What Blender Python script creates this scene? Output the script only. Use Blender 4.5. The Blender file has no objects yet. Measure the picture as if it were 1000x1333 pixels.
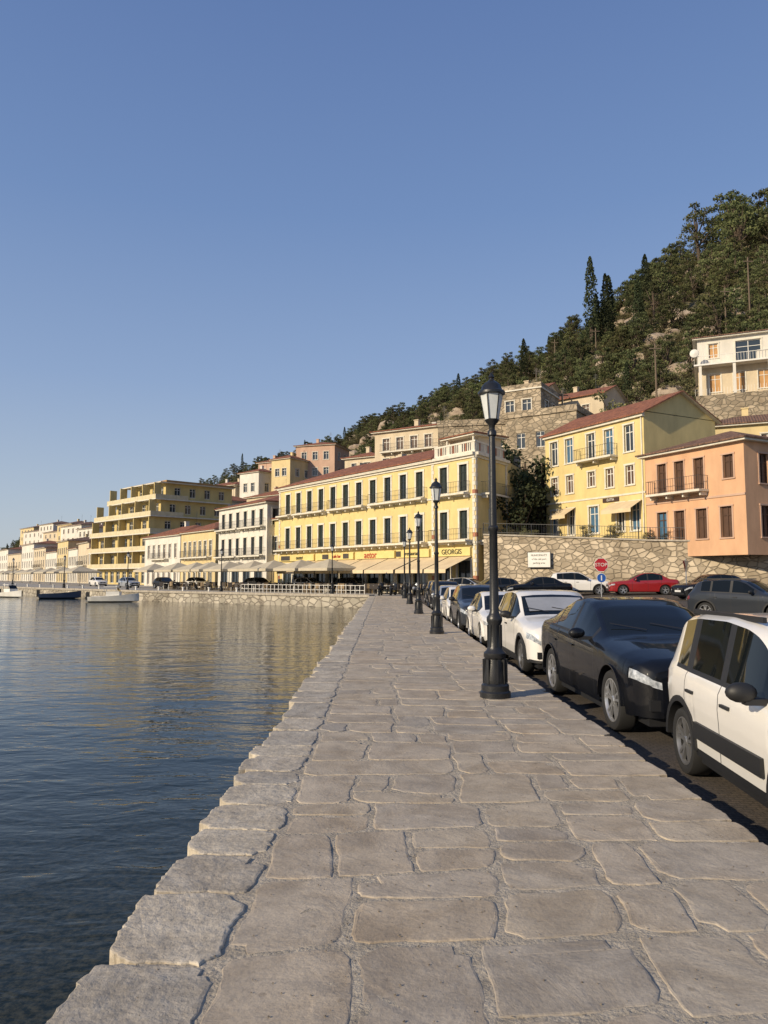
import bpy, bmesh, math, random
from mathutils import Vector, Matrix, noise
R = random.Random(11)
scene = bpy.context.scene
COL = scene.collection

# ------------------------------------------------------------------ materials
MATS = {}
def N(nt, t, **kw):
    n = nt.nodes.new(t)
    for k, v in kw.items():
        setattr(n, k, v)
    return n
def c4(c): return (c[0], c[1], c[2], 1)

def mat(name, base, rough=.8, col2=None, scale=1.5, bump=0., bscale=20., metallic=0., coat=0.,
        local=False, tone=None, stretch=(1, 1, 1), spec=.5, fine=.0, detail=6, bdist=.02, stain=0.):
    if name in MATS: return MATS[name]
    m = bpy.data.materials.new(name); m.use_nodes = True
    nt = m.node_tree; b = nt.nodes['Principled BSDF']; L = nt.links
    b.inputs['Roughness'].default_value = rough
    b.inputs['Metallic'].default_value = metallic
    b.inputs['Coat Weight'].default_value = coat
    b.inputs['Coat Roughness'].default_value = .03
    b.inputs['Specular IOR Level'].default_value = spec
    tc = N(nt, 'ShaderNodeTexCoord'); geo = N(nt, 'ShaderNodeNewGeometry')
    mp = N(nt, 'ShaderNodeMapping'); mp.inputs['Scale'].default_value = stretch
    L.new(tc.outputs['Object'] if local else geo.outputs['Position'], mp.inputs[0])
    if col2 is None: col2 = tuple(x*.78 for x in base)
    nz = N(nt, 'ShaderNodeTexNoise'); nz.inputs['Scale'].default_value = scale; nz.inputs['Detail'].default_value = detail
    nz.inputs['Roughness'].default_value = .62
    L.new(mp.outputs[0], nz.inputs['Vector'])
    rp = N(nt, 'ShaderNodeValToRGB'); rp.color_ramp.elements[0].position = .36; rp.color_ramp.elements[1].position = .64
    L.new(nz.outputs[0], rp.inputs[0])
    mx = N(nt, 'ShaderNodeMix', data_type='RGBA'); mx.inputs[6].default_value = c4(col2); mx.inputs[7].default_value = c4(base)
    L.new(rp.outputs[0], mx.inputs[0])
    out = mx.outputs[2]
    def mult(src, tex, p0, p1, lo, fac):
        r = N(nt, 'ShaderNodeValToRGB'); r.color_ramp.elements[0].position = p0; r.color_ramp.elements[1].position = p1; r.color_ramp.elements[0].color = c4(lo)
        L.new(tex, r.inputs[0]); mm = N(nt, 'ShaderNodeMix', data_type='RGBA', blend_type='MULTIPLY'); mm.inputs[0].default_value = fac
        L.new(src, mm.inputs[6]); L.new(r.outputs[0], mm.inputs[7]); return mm.outputs[2]
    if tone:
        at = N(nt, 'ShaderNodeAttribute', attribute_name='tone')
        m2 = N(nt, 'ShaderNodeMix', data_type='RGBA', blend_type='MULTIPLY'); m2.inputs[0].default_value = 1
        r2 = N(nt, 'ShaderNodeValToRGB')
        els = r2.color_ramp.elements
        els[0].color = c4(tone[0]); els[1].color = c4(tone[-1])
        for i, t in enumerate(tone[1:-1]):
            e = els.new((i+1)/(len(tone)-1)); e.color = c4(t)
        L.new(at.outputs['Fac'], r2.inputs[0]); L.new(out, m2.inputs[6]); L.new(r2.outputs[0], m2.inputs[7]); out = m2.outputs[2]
    if fine:
        nf = N(nt, 'ShaderNodeTexNoise'); nf.inputs['Scale'].default_value = bscale*2.5; nf.inputs['Detail'].default_value = 4
        L.new(mp.outputs[0], nf.inputs['Vector']); out = mult(out, nf.outputs[0], .38, .55, (0, 0, 0), fine)
    if stain:
        n5 = N(nt, 'ShaderNodeTexNoise'); n5.inputs['Scale'].default_value = 1.7; n5.inputs['Detail'].default_value = 9; n5.inputs['Roughness'].default_value = .7; n5.inputs['Distortion'].default_value = .7
        L.new(mp.outputs[0], n5.inputs['Vector']); out = mult(out, n5.outputs[0], .38, .56, (.66, .61, .55), stain)
        n6 = N(nt, 'ShaderNodeTexVoronoi'); n6.inputs['Scale'].default_value = 4.2
        L.new(mp.outputs[0], n6.inputs['Vector']); out = mult(out, n6.outputs['Distance'], .05, .08, (.4, .37, .35), stain*.7)
        n7 = N(nt, 'ShaderNodeTexVoronoi', feature='DISTANCE_TO_EDGE'); n7.inputs['Scale'].default_value = 1.6
        nd = N(nt, 'ShaderNodeVectorMath', operation='MULTIPLY_ADD'); nd.inputs[1].default_value = (.6, .6, .6)
        L.new(n5.outputs['Color'], nd.inputs[0]); L.new(mp.outputs[0], nd.inputs[2]); L.new(nd.outputs[0], n7.inputs['Vector'])
        out = mult(out, n7.outputs['Distance'], .0, .007, (.6, .56, .52), stain*.45)
    L.new(out, b.inputs['Base Color'])
    if bump:
        nb = N(nt, 'ShaderNodeTexNoise'); nb.inputs['Scale'].default_value = bscale; nb.inputs['Detail'].default_value = 8
        nb.inputs['Roughness'].default_value = .6
        L.new(mp.outputs[0], nb.inputs['Vector'])
        bp = N(nt, 'ShaderNodeBump'); bp.inputs['Strength'].default_value = bump; bp.inputs['Distance'].default_value = bdist
        L.new(nb.outputs[0], bp.inputs['Height']); last = bp
        if stain:
            b2 = N(nt, 'ShaderNodeBump'); b2.inputs['Strength'].default_value = .5; b2.inputs['Distance'].default_value = .035
            L.new(n5.outputs[0], b2.inputs['Height']); L.new(bp.outputs[0], b2.inputs['Normal']); last = b2
        L.new(last.outputs[0], b.inputs['Normal'])
    MATS[name] = m
    return m

def plaster(name, c):
    return mat('plaster_'+name, c, .85, tuple(x*.82 for x in c), scale=.9, bump=.25, bscale=9, stretch=(1, 1, .4))

def tile_mat(name, c):
    if name in MATS: return MATS[name]
    m = mat(name, c, .85, tuple(x*.5 for x in c), scale=2.2, local=True, fine=.35, bscale=3)
    nt = m.node_tree; L = nt.links; b = nt.nodes['Principled BSDF']
    tc = N(nt, 'ShaderNodeTexCoord'); w = N(nt, 'ShaderNodeTexWave'); w.inputs['Scale'].default_value = 1.3
    w.inputs['Distortion'].default_value = .4
    L.new(tc.outputs['Object'], w.inputs[0])
    bp = N(nt, 'ShaderNodeBump'); bp.inputs['Strength'].default_value = .8; bp.inputs['Distance'].default_value = .06
    L.new(w.outputs['Fac'], bp.inputs['Height']); L.new(bp.outputs[0], b.inputs['Normal'])
    return m

def stone_wall(name, c1, c2, mortar, sc=2.2):
    m = bpy.data.materials.new(name); m.use_nodes = True
    nt = m.node_tree; L = nt.links; b = nt.nodes['Principled BSDF']; b.inputs['Roughness'].default_value = .9
    geo = N(nt, 'ShaderNodeNewGeometry'); mp = N(nt, 'ShaderNodeMapping'); mp.inputs['Scale'].default_value = (1, 1, 1.6)
    L.new(geo.outputs['Position'], mp.inputs[0])
    v = N(nt, 'ShaderNodeTexVoronoi'); v.inputs['Scale'].default_value = sc
    ve = N(nt, 'ShaderNodeTexVoronoi', feature='DISTANCE_TO_EDGE'); ve.inputs['Scale'].default_value = sc
    L.new(mp.outputs[0], v.inputs['Vector']); L.new(mp.outputs[0], ve.inputs['Vector'])
    mx = N(nt, 'ShaderNodeMix', data_type='RGBA'); mx.inputs[6].default_value = c4(c1); mx.inputs[7].default_value = c4(c2)
    sp = N(nt, 'ShaderNodeSeparateColor'); L.new(v.outputs['Color'], sp.inputs[0]); L.new(sp.outputs[0], mx.inputs[0])
    rp = N(nt, 'ShaderNodeValToRGB'); rp.color_ramp.elements[0].position = .02; rp.color_ramp.elements[1].position = .1
    L.new(ve.outputs['Distance'], rp.inputs[0])
    m2 = N(nt, 'ShaderNodeMix', data_type='RGBA'); m2.inputs[6].default_value = c4(mortar)
    L.new(rp.outputs[0], m2.inputs[0]); L.new(mx.outputs[2], m2.inputs[7])
    nz = N(nt, 'ShaderNodeTexNoise'); nz.inputs['Scale'].default_value = .6; nz.inputs['Detail'].default_value = 5
    L.new(geo.outputs['Position'], nz.inputs['Vector'])
    r3 = N(nt, 'ShaderNodeValToRGB'); r3.color_ramp.elements[0].position = .3; r3.color_ramp.elements[1].position = .6
    r3.color_ramp.elements[0].color = (.6, .58, .55, 1)
    L.new(nz.outputs[0], r3.inputs[0])
    m3 = N(nt, 'ShaderNodeMix', data_type='RGBA', blend_type='MULTIPLY'); m3.inputs[0].default_value = 1
    L.new(m2.outputs[2], m3.inputs[6]); L.new(r3.outputs[0], m3.inputs[7]); L.new(m3.outputs[2], b.inputs['Base Color'])
    bp = N(nt, 'ShaderNodeBump'); bp.inputs['Strength'].default_value = .9; bp.inputs['Distance'].default_value = .06
    L.new(rp.outputs[0], bp.inputs['Height']); L.new(bp.outputs[0], b.inputs['Normal'])
    MATS[name] = m
    return m

def glass_mat(name, c, rough=.06):
    return mat(name, c, rough, c, spec=.8, bump=.03, bscale=.8)

M_slab = mat('paving_stone', (.52, .46, .375), .76, (.39, .345, .285), scale=4.2, bump=.45, bscale=26, detail=10, bdist=.011,
             tone=[(.86, .84, .82), (1.0, .95, .86), (.92, .90, .86), (1.08, 1.02, .93), (.80, .80, .80), (1.0, .96, .90), (.95, .88, .78)], fine=.12, stain=.62)
M_cope = mat('coping_stone', (.56, .51, .43), .78, (.40, .36, .30), scale=5.5, bump=.7, bscale=14, detail=10, bdist=.022,
             tone=[(.85, .84, .82), (1, .97, .92), (1.08, 1.05, .98)], fine=.18, stain=.5)
M_mortar = mat('mortar', (.50, .435, .34), .95, (.33, .285, .22), scale=7, bump=.9, bscale=38, fine=.2)
M_plaza = mat('plaza_paving', (.36, .335, .29), .9, (.28, .26, .23), scale=.6)
M_quay = stone_wall('quay_wall_stone', (.52, .47, .38), (.34, .31, .25), (.25, .22, .18), 1.3)
M_terr = stone_wall('rubble_stone', (.62, .52, .38), (.34, .28, .20), (.30, .25, .18), 1.7)
M_rub2 = stone_wall('old_masonry', (.50, .41, .29), (.27, .22, .155), (.25, .21, .15), 1.4)
M_iron = mat('cast_iron_black', (.012, .013, .014), .36, (.02, .02, .022), scale=8, bump=.15, bscale=60)
M_rail = mat('railing_iron', (.04, .04, .042), .5)
M_lampglass = mat('lantern_glass', (.62, .64, .64), .25, (.5, .52, .52), scale=5)
M_tile = tile_mat('terracotta_tiles', (.36, .14, .075))
M_tile2 = tile_mat('old_tiles', (.25, .14, .095))
M_trim = mat('white_trim', (.68, .64, .54), .8, (.56, .52, .43), scale=2)
M_glass = glass_mat('window_glass', (.03, .04, .05))
M_shgreen = mat('dark_green_shutter', (.018, .03, .028), .6)
M_shblue = mat('blue_shutter', (.05, .13, .22), .6)
M_shbrown = mat('brown_shutter', (.09, .045, .025), .6)
M_wood = mat('orange_wood_shutter', (.50, .28, .11), .7)
M_white = mat('white_paint', (.74, .72, .67), .7, (.64, .62, .56))
M_awn = mat('awning_canvas', (.68, .55, .35), .9, (.58, .46, .29), scale=1)
M_umb = mat('umbrella_canvas', (.50, .44, .33), .9, (.42, .37, .27))
M_tyre = mat('tyre_rubber', (.018, .018, .018), .85)
M_black = mat('black_plastic', (.016, .016, .017), .55)
M_rim = mat('alloy_rim', (.5, .51, .52), .3, (.42, .42, .43), metallic=.7)
M_rimd = mat('dark_alloy_rim', (.26, .26, .265), .32, metallic=.6)
M_carglass = mat('car_glass', (.006, .008, .009), .02, (.006, .008, .009), spec=.4)
M_light = mat('headlight_lens', (.55, .58, .62), .08, (.16, .18, .2), scale=14, coat=.8)
M_tail = mat('tail_light', (.18, .01, .01), .15, coat=.5)
M_plate = mat('number_plate', (.75, .75, .74), .4)
M_bark = mat('bark', (.09, .065, .045), .9, bump=.5, bscale=8)
def paint(n, c, metal=0., coat=.8, spec=.5, rough=.3):
    return mat('car_paint_'+n, c, rough, tuple(x*.96 for x in c), metallic=metal, coat=coat, spec=spec)

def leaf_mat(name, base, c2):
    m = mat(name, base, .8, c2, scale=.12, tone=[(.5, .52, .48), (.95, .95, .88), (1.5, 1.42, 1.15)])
    nt = m.node_tree; L = nt.links; b = nt.nodes['Principled BSDF']
    src = b.inputs['Base Color'].links[0].from_socket
    oi = N(nt, 'ShaderNodeObjectInfo'); h = N(nt, 'ShaderNodeHueSaturation')
    ma = N(nt, 'ShaderNodeMapRange'); ma.inputs[3].default_value = .6; ma.inputs[4].default_value = 1.45
    mb = N(nt, 'ShaderNodeMapRange'); mb.inputs[3].default_value = .465; mb.inputs[4].default_value = .51
    L.new(oi.outputs['Random'], ma.inputs[0]); L.new(oi.outputs['Random'], mb.inputs[0])
    L.new(ma.outputs[0], h.inputs['Value']); L.new(mb.outputs[0], h.inputs['Hue']); L.new(src, h.inputs['Color']); L.new(h.outputs[0], b.inputs['Base Color'])
    b.inputs['Specular IOR Level'].default_value = .15
    # thin leaves let some light through
    out = nt.nodes['Material Output']; tr = N(nt, 'ShaderNodeBsdfTranslucent'); ms = N(nt, 'ShaderNodeMixShader'); ms.inputs[0].default_value = .25
    L.new(h.outputs[0], tr.inputs[0]); L.new(b.outputs[0], ms.inputs[1]); L.new(tr.outputs[0], ms.inputs[2]); L.new(ms.outputs[0], out.inputs[0])
    return m
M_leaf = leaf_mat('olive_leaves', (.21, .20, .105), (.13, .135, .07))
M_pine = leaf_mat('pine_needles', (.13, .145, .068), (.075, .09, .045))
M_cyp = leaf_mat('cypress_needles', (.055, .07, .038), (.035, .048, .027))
M_hill = mat('hillside_earth', (.36, .28, .175), .95, (.17, .155, .085), scale=.07, bump=1., bscale=.5, bdist=1.5, detail=12, fine=.35)

# ------------------------------------------------------------------ mesh helpers
def mesh_obj(name, verts, faces, mats, midx=None, parent=None, smooth=False, tone=None, sharp=None, loc=None, rot=None):
    me = bpy.data.meshes.new(name); me.from_pydata([tuple(v) for v in verts], [], faces)
    if not isinstance(mats, (list, tuple)): mats = [mats]
    for m in mats: me.materials.append(m)
    if midx: me.polygons.foreach_set('material_index', midx)
    if tone:
        a = me.attributes.new('tone', 'FLOAT', 'FACE'); a.data.foreach_set('value', tone)
    if smooth:
        me.polygons.foreach_set('use_smooth', [True]*len(faces))
        if sharp:
            bm = bmesh.new(); bm.from_mesh(me)
            for e in bm.edges:
                if len(e.link_faces) == 2 and e.calc_face_angle(0) > sharp: e.smooth = False
            bm.to_mesh(me); bm.free()
    me.validate(); me.update()
    o = bpy.data.objects.new(name, me); COL.objects.link(o)
    if parent: o.parent = parent
    if loc: o.location = loc
    if rot: o.rotation_euler = rot
    return o

def empty(name, loc=(0, 0, 0), rz=0.):
    e = bpy.data.objects.new(name, None); e.empty_display_size = .3
    e.location = loc; e.rotation_euler = (0, 0, rz); COL.objects.link(e); return e

class Geo:
    """collects parts; each part becomes one child object"""
    def __init__(s): s.p = {}
    def part(s, name, m):
        if name not in s.p: s.p[name] = ([], [], m)
        return s.p[name]
    def poly(s, name, m, pts):
        v, f, _ = s.part(name, m); n = len(v); v.extend(pts); f.append(tuple(range(n, n+len(pts))))
    def box(s, name, m, fr, u0, u1, w0, w1, z0, z1):
        o, d, n_ = fr; v, f, _ = s.part(name, m); k = len(v)
        for z in (z0, z1):
            for (u, w) in ((u0, w0), (u1, w0), (u1, w1), (u0, w1)):
                v.append((o[0]+d[0]*u+n_[0]*w, o[1]+d[1]*u+n_[1]*w, z))
        for q in ((0, 1, 2, 3), (4, 5, 6, 7), (0, 1, 5, 4), (1, 2, 6, 5), (2, 3, 7, 6), (3, 0, 4, 7)):
            f.append(tuple(k+i for i in q))
    def lathe(s, name, m, prof, seg=12, cx=0, cy=0, axis='z', caps=True):
        v, f, _ = s.part(name, m); k = len(v)
        for (z, r) in prof:
            for i in range(seg):
                a = 2*math.pi*i/seg
                if axis == 'z': v.append((cx+r*math.cos(a), cy+r*math.sin(a), z))
                else: v.append((cx+r*math.cos(a), z, cy+r*math.sin(a)))
        for j in range(len(prof)-1):
            for i in range(seg):
                f.append((k+j*seg+i, k+j*seg+(i+1) % seg, k+(j+1)*seg+(i+1) % seg, k+(j+1)*seg+i))
        if caps:
            f.append(tuple(k+i for i in range(seg))); f.append(tuple(k+(len(prof)-1)*seg+i for i in range(seg)))
    def ell(s, name, m, c, r, seg=14, rings=8):
        v, f, _ = s.part(name, m); k = len(v)
        for j in range(rings+1):
            t = math.pi*j/rings
            for i in range(seg):
                a = 2*math.pi*i/seg
                v.append((c[0]+r[0]*math.sin(t)*math.cos(a), c[1]+r[1]*math.sin(t)*math.sin(a), c[2]+r[2]*math.cos(t)))
        for j in range(rings):
            for i in range(seg):
                f.append((k+j*seg+i, k+j*seg+(i+1) % seg, k+(j+1)*seg+(i+1) % seg, k+(j+1)*seg+i))
    def build(s, parent, smooth=()):
        for n, (v, f, m) in s.p.items():
            mesh_obj(n, v, f, m, parent=parent, smooth=(n in smooth), sharp=.7)
WF = ((0, 0), (1, 0), (0, 1))

# ------------------------------------------------------------------ buildings
def wall(g, p0, p1, z0, z1, ops, wm, trim=M_trim, panel=M_glass, fm=M_white, shut=None, tw=.12, name='walls', rev=.2, frames=True):
    d = Vector((p1[0]-p0[0], p1[1]-p0[1])); L = d.length; d.normalize(); n = Vector((d.y, -d.x)); fr = (p0, d, n)
    us = sorted({0., L, *[o[0] for o in ops], *[o[1] for o in ops]}); zs = sorted({z0, z1, *[o[2] for o in ops], *[o[3] for o in ops]})
    P = lambda u, w, z: (p0[0]+d.x*u+n.x*w, p0[1]+d.y*u+n.y*w, z)
    for i in range(len(us)-1):
        for j in range(len(zs)-1):
            uc = (us[i]+us[i+1])/2; zc = (zs[j]+zs[j+1])/2
            if any(o[0] < uc < o[1] and o[2] < zc < o[3] for o in ops): continue
            g.poly(name, wm, [P(us[i], 0, zs[j]), P(us[i+1], 0, zs[j]), P(us[i+1], 0, zs[j+1]), P(us[i], 0, zs[j+1])])
    for o in ops:
        a, b, za, zb = o[:4]; pn = o[4] if len(o) > 4 and o[4] else panel; sh = o[5] if len(o) > 5 else shut
        for (q0, q1) in (((a, za), (b, za)), ((b, za), (b, zb)), ((b, zb), (a, zb)), ((a, zb), (a, za))):
            g.poly(name, wm, [P(q0[0], 0, q0[1]), P(q1[0], 0, q1[1]), P(q1[0], -rev, q1[1]), P(q0[0], -rev, q0[1])])
        g.poly('panels_'+pn.name, pn, [P(a, -rev+.01, za), P(b, -rev+.01, za), P(b, -rev+.01, zb), P(a, -rev+.01, zb)])
        if frames:
            f = .06
            g.box('window_frames', fm, fr, a+.004, a+f, -rev+.02, -rev+.07, za, zb); g.box('window_frames', fm, fr, b-f, b-.004, -rev+.02, -rev+.07, za, zb)
            g.box('window_frames', fm, fr, (a+b)/2-.035, (a+b)/2+.035, -rev+.02, -rev+.075, za, zb)
            g.box('window_frames', fm, fr, a+f, b-f, -rev+.02, -rev+.065, zb-.09, zb-.004); g.box('window_frames', fm, fr, a+f, b-f, -rev+.02, -rev+.065, za+.004, za+.09)
            zt = zb-(zb-za)*.28
            g.box('window_frames', fm, fr, a+f, b-f, -rev+.02, -rev+.062, zt-.03, zt+.03)
        if trim:
            g.box('window_surrounds', trim, fr, a-tw, a, -.03, .045, za, zb); g.box('window_surrounds', trim, fr, b, b+tw, -.03, .045, za, zb)
            g.box('window_surrounds', trim, fr, a-tw-.04, b+tw+.04, -.03, .07, zb, zb+tw)
            g.box('window_surrounds', trim, fr, a-tw-.03, b+tw+.03, -.03, .09, za-.09, za)
        if sh:
            w = (b-a)/2
            for (s0, s1) in ((a-w-.02, a-.02), (b+.02, b+w+.02)):
                g.box('shutters', sh, fr, s0, s1, .05, .09, za+.02, zb-.02)
                k = int((zb-za)/.28)
                for q in range(k):
                    zz = za+.08+q*(zb-za-.16)/k
                    g.box('shutters', sh, fr, s0+.07, s1-.07, .088, .105, zz, zz+.12)
    return fr

def grid_ops(L, rows, n, w, m0=.9, m1=None, panel=None, shut=None):
    m1 = m0 if m1 is None else m1; o = []
    for (a, b) in rows:
        for i in range(n):
            u = m0+(L-m0-m1)*((i+.5)/n); o.append((u-w/2, u+w/2, a, b, panel, shut))
    return o

def balcony(g, fr, u0, u1, z, dep=.8, rail=M_rail, slab=M_trim, h=.95, step=.2):
    g.box('balcony_slabs', slab, fr, u0, u1, -.03, dep, z-.16, z)
    for k in range(max(2, int((u1-u0)/1.2))):
        u = u0+.2+(u1-u0-.4)*k/max(1, int((u1-u0)/1.2)-1)
        g.box('balcony_brackets', slab, fr, u-.06, u+.06, -.03, dep*.7, z-.42, z-.163)
    for zz in (z+.08, z+h): g.box('balcony_railings', rail, fr, u0+.03, u1-.03, dep-.07, dep-.04, zz, zz+.025)
    n = int((u1-u0)/step)
    for k in range(n+1):
        u = u0+.04+(u1-u0-.08)*k/n
        g.box('balcony_railings', rail, fr, u-.008, u+.008, dep-.062, dep-.046, z, z+h)
    for ue in (u0+.03, u1-.07):
        g.box('balcony_railings', rail, fr, ue, ue+.03, .0, dep-.07, z+h, z+h+.025)
        for k in range(4): g.box('balcony_railings', rail, fr, ue+.01, ue+.025, .1+k*dep/5, .115+k*dep/5, z, z+h)

def hip(g, x0, x1, y0, y1, z, h, ov=.5, m=M_tile, eave=M_trim):
    g.box('cornice', eave, WF, x0-ov+.1, x1+ov-.1, y0-ov+.1, y1+ov-.1, z-.2, z-.01)
    x0 -= ov; x1 += ov; y0 -= ov; y1 += ov; dy = (y1-y0)/2; dx = (x1-x0)/2
    if dx >= dy: r0 = (x0+dy, y0+dy, z+h); r1 = (x1-dy, y0+dy, z+h)
    else: r0 = (x0+dx, y0+dx, z+h); r1 = (x0+dx, y1-dx, z+h)
    a, b, c, e = (x0, y0, z), (x1, y0, z), (x1, y1, z), (x0, y1, z)
    if dx >= dy:
        for q in ([a, b, r1, r0], [c, e, r0, r1], [b, c, r1], [e, a, r0]): g.poly('roof', m, q)
    else:
        for q in ([a, b, r0], [c, e, r1], [b, c, r1, r0], [e, a, r0, r1]): g.poly('roof', m, q)
    g.box('roof_edge', m, WF, x0, x1, y0-.02, y0+.06, z-.06, z+.05)
    g.box('roof_edge', m, WF, x1-.06, x1+.02, y0+.061, y1, z-.06, z+.05)

def gable(g, x0, x1, y0, y1, z, h, wm, ov=.4, m=M_tile):
    ym = (y0+y1)/2; k = h/(ym-y0); zo = z-ov*k
    a, b = (x0-ov, y0-ov, zo+.05), (x1+ov, y0-ov, zo+.05); r0, r1 = (x0-ov, ym, z+h+.05), (x1+ov, ym, z+h+.05)
    c, e = (x1+ov, y1+ov, zo+.05), (x0-ov, y1+ov, zo+.05)
    g.poly('roof', m, [a, b, r1, r0]); g.poly('roof', m, [c, e, r0, r1])
    g.poly('roof_underside', M_trim, [(p[0], p[1], p[2]-.12) for p in (a, b, r1, r0)]); g.poly('roof_underside', M_trim, [(p[0], p[1], p[2]-.12) for p in (c, e, r0, r1)])
    for (p, q) in ((a, b), (b, r1), (r1, c), (a, r0)):
        g.poly('roof_edge', m, [p, q, (q[0], q[1], q[2]-.12), (p[0], p[1], p[2]-.12)])
    for x in (x0, x1): g.poly('walls', wm, [(x, y0, z), (x, y1, z), (x, ym, z+h-.06)])

def frame_of(A, B):
    return math.atan2(B[1]-A[1], B[0]-A[0]), math.hypot(B[0]-A[0], B[1]-A[1])

def house(name, A, B, D, z0, z1, rows, n, w=.95, wm=None, roof='hip', rh=1.4, rm=M_tile, panel=None, shut=None, side_n=2, trim=M_trim,
          balc=None, chimney=True, fm=M_white):
    rz, L = frame_of(A, B); e = empty(name, (A[0], A[1], 0), rz); g = Geo()
    ops = grid_ops(L, rows, n, w, .7, panel=panel, shut=shut)
    fr = wall(g, (0, 0), (L, 0), z0, z1, ops, wm, trim=trim, fm=fm)
    so = grid_ops(D, rows, side_n, w, .8, panel=panel, shut=shut) if side_n else []
    wall(g, (L, 0), (L, D), z0, z1, so, wm, trim=trim, fm=fm)
    wall(g, (L, D), (0, D), z0, z1, [], wm); wall(g, (0, D), (0, 0), z0, z1, so if D > 3 else [], wm, trim=trim, fm=fm)
    if roof == 'hip': hip(g, 0, L, 0, D, z1, rh, m=rm)
    elif roof == 'gable': gable(g, 0, L, 0, D, z1, rh, wm, m=rm)
    else:
        g.box('roof_slab', trim or wm, WF, -.15, L+.15, -.15, D+.15, z1, z1+.18)
        for (a, b, c, d_) in ((-.1, L+.1, -.1, .08), (-.1, L+.1, D-.08, D+.1), (-.1, .08, .081, D-.081), (L-.08, L+.1, .081, D-.081)):
            g.box('parapet', wm, WF, a, b, c, d_, z1+.18, z1+.75)
    if chimney and roof != 'flat':
        g.box('chimney', wm, WF, L*.3, L*.3+.6, D*.55, D*.55+.6, z1, z1+rh+.8); g.box('chimney', wm, WF, L*.3-.07, L*.3+.67, D*.55-.07, D*.55+.67, z1+rh+.8, z1+rh+.92)
    if L > 5:
        x = L*.7; g.box('antenna', M_rail, WF, x, x+.03, D*.5, D*.5+.03, z1, z1+rh+2.2)
        for k in range(4): g.box('antenna', M_rail, WF, x-.4+.05*k, x+.43-.05*k, D*.5+.0, D*.5+.02, z1+rh+1.5+k*.18, z1+rh+1.52+k*.18)
    if balc:
        for (u0, u1, z) in balc: balcony(g, fr, u0*L, u1*L, z)
    g.build(e); return e, L

def text(parent, s, loc, size, m, rz=0., name='lettering', ext=.02, rx=math.pi/2):
    cu = bpy.data.curves.new(name, 'FONT'); cu.body = s; cu.size = size; cu.extrude = ext; cu.align_x = 'CENTER'; cu.align_y = 'CENTER'
    cu.materials.append(m); o = bpy.data.objects.new(name, cu); COL.objects.link(o); o.parent = parent; o.location = loc; o.rotation_euler = (rx, 0, rz)
    return o

P_yel = plaster('yellow', (.68, .54, .24)); P_yel2 = plaster('pale_yellow', (.64, .51, .27)); P_org = plaster('peach', (.64, .38, .22))
P_wht = plaster('white', (.68, .645, .57)); P_crm = plaster('cream', (.61, .51, .36)); P_brn = plaster('ochre', (.38, .23, .095)); P_pnk = plaster('pink', (.54, .36, .26))
P_hot = plaster('hotel_yellow', (.60, .47, .20))

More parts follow.
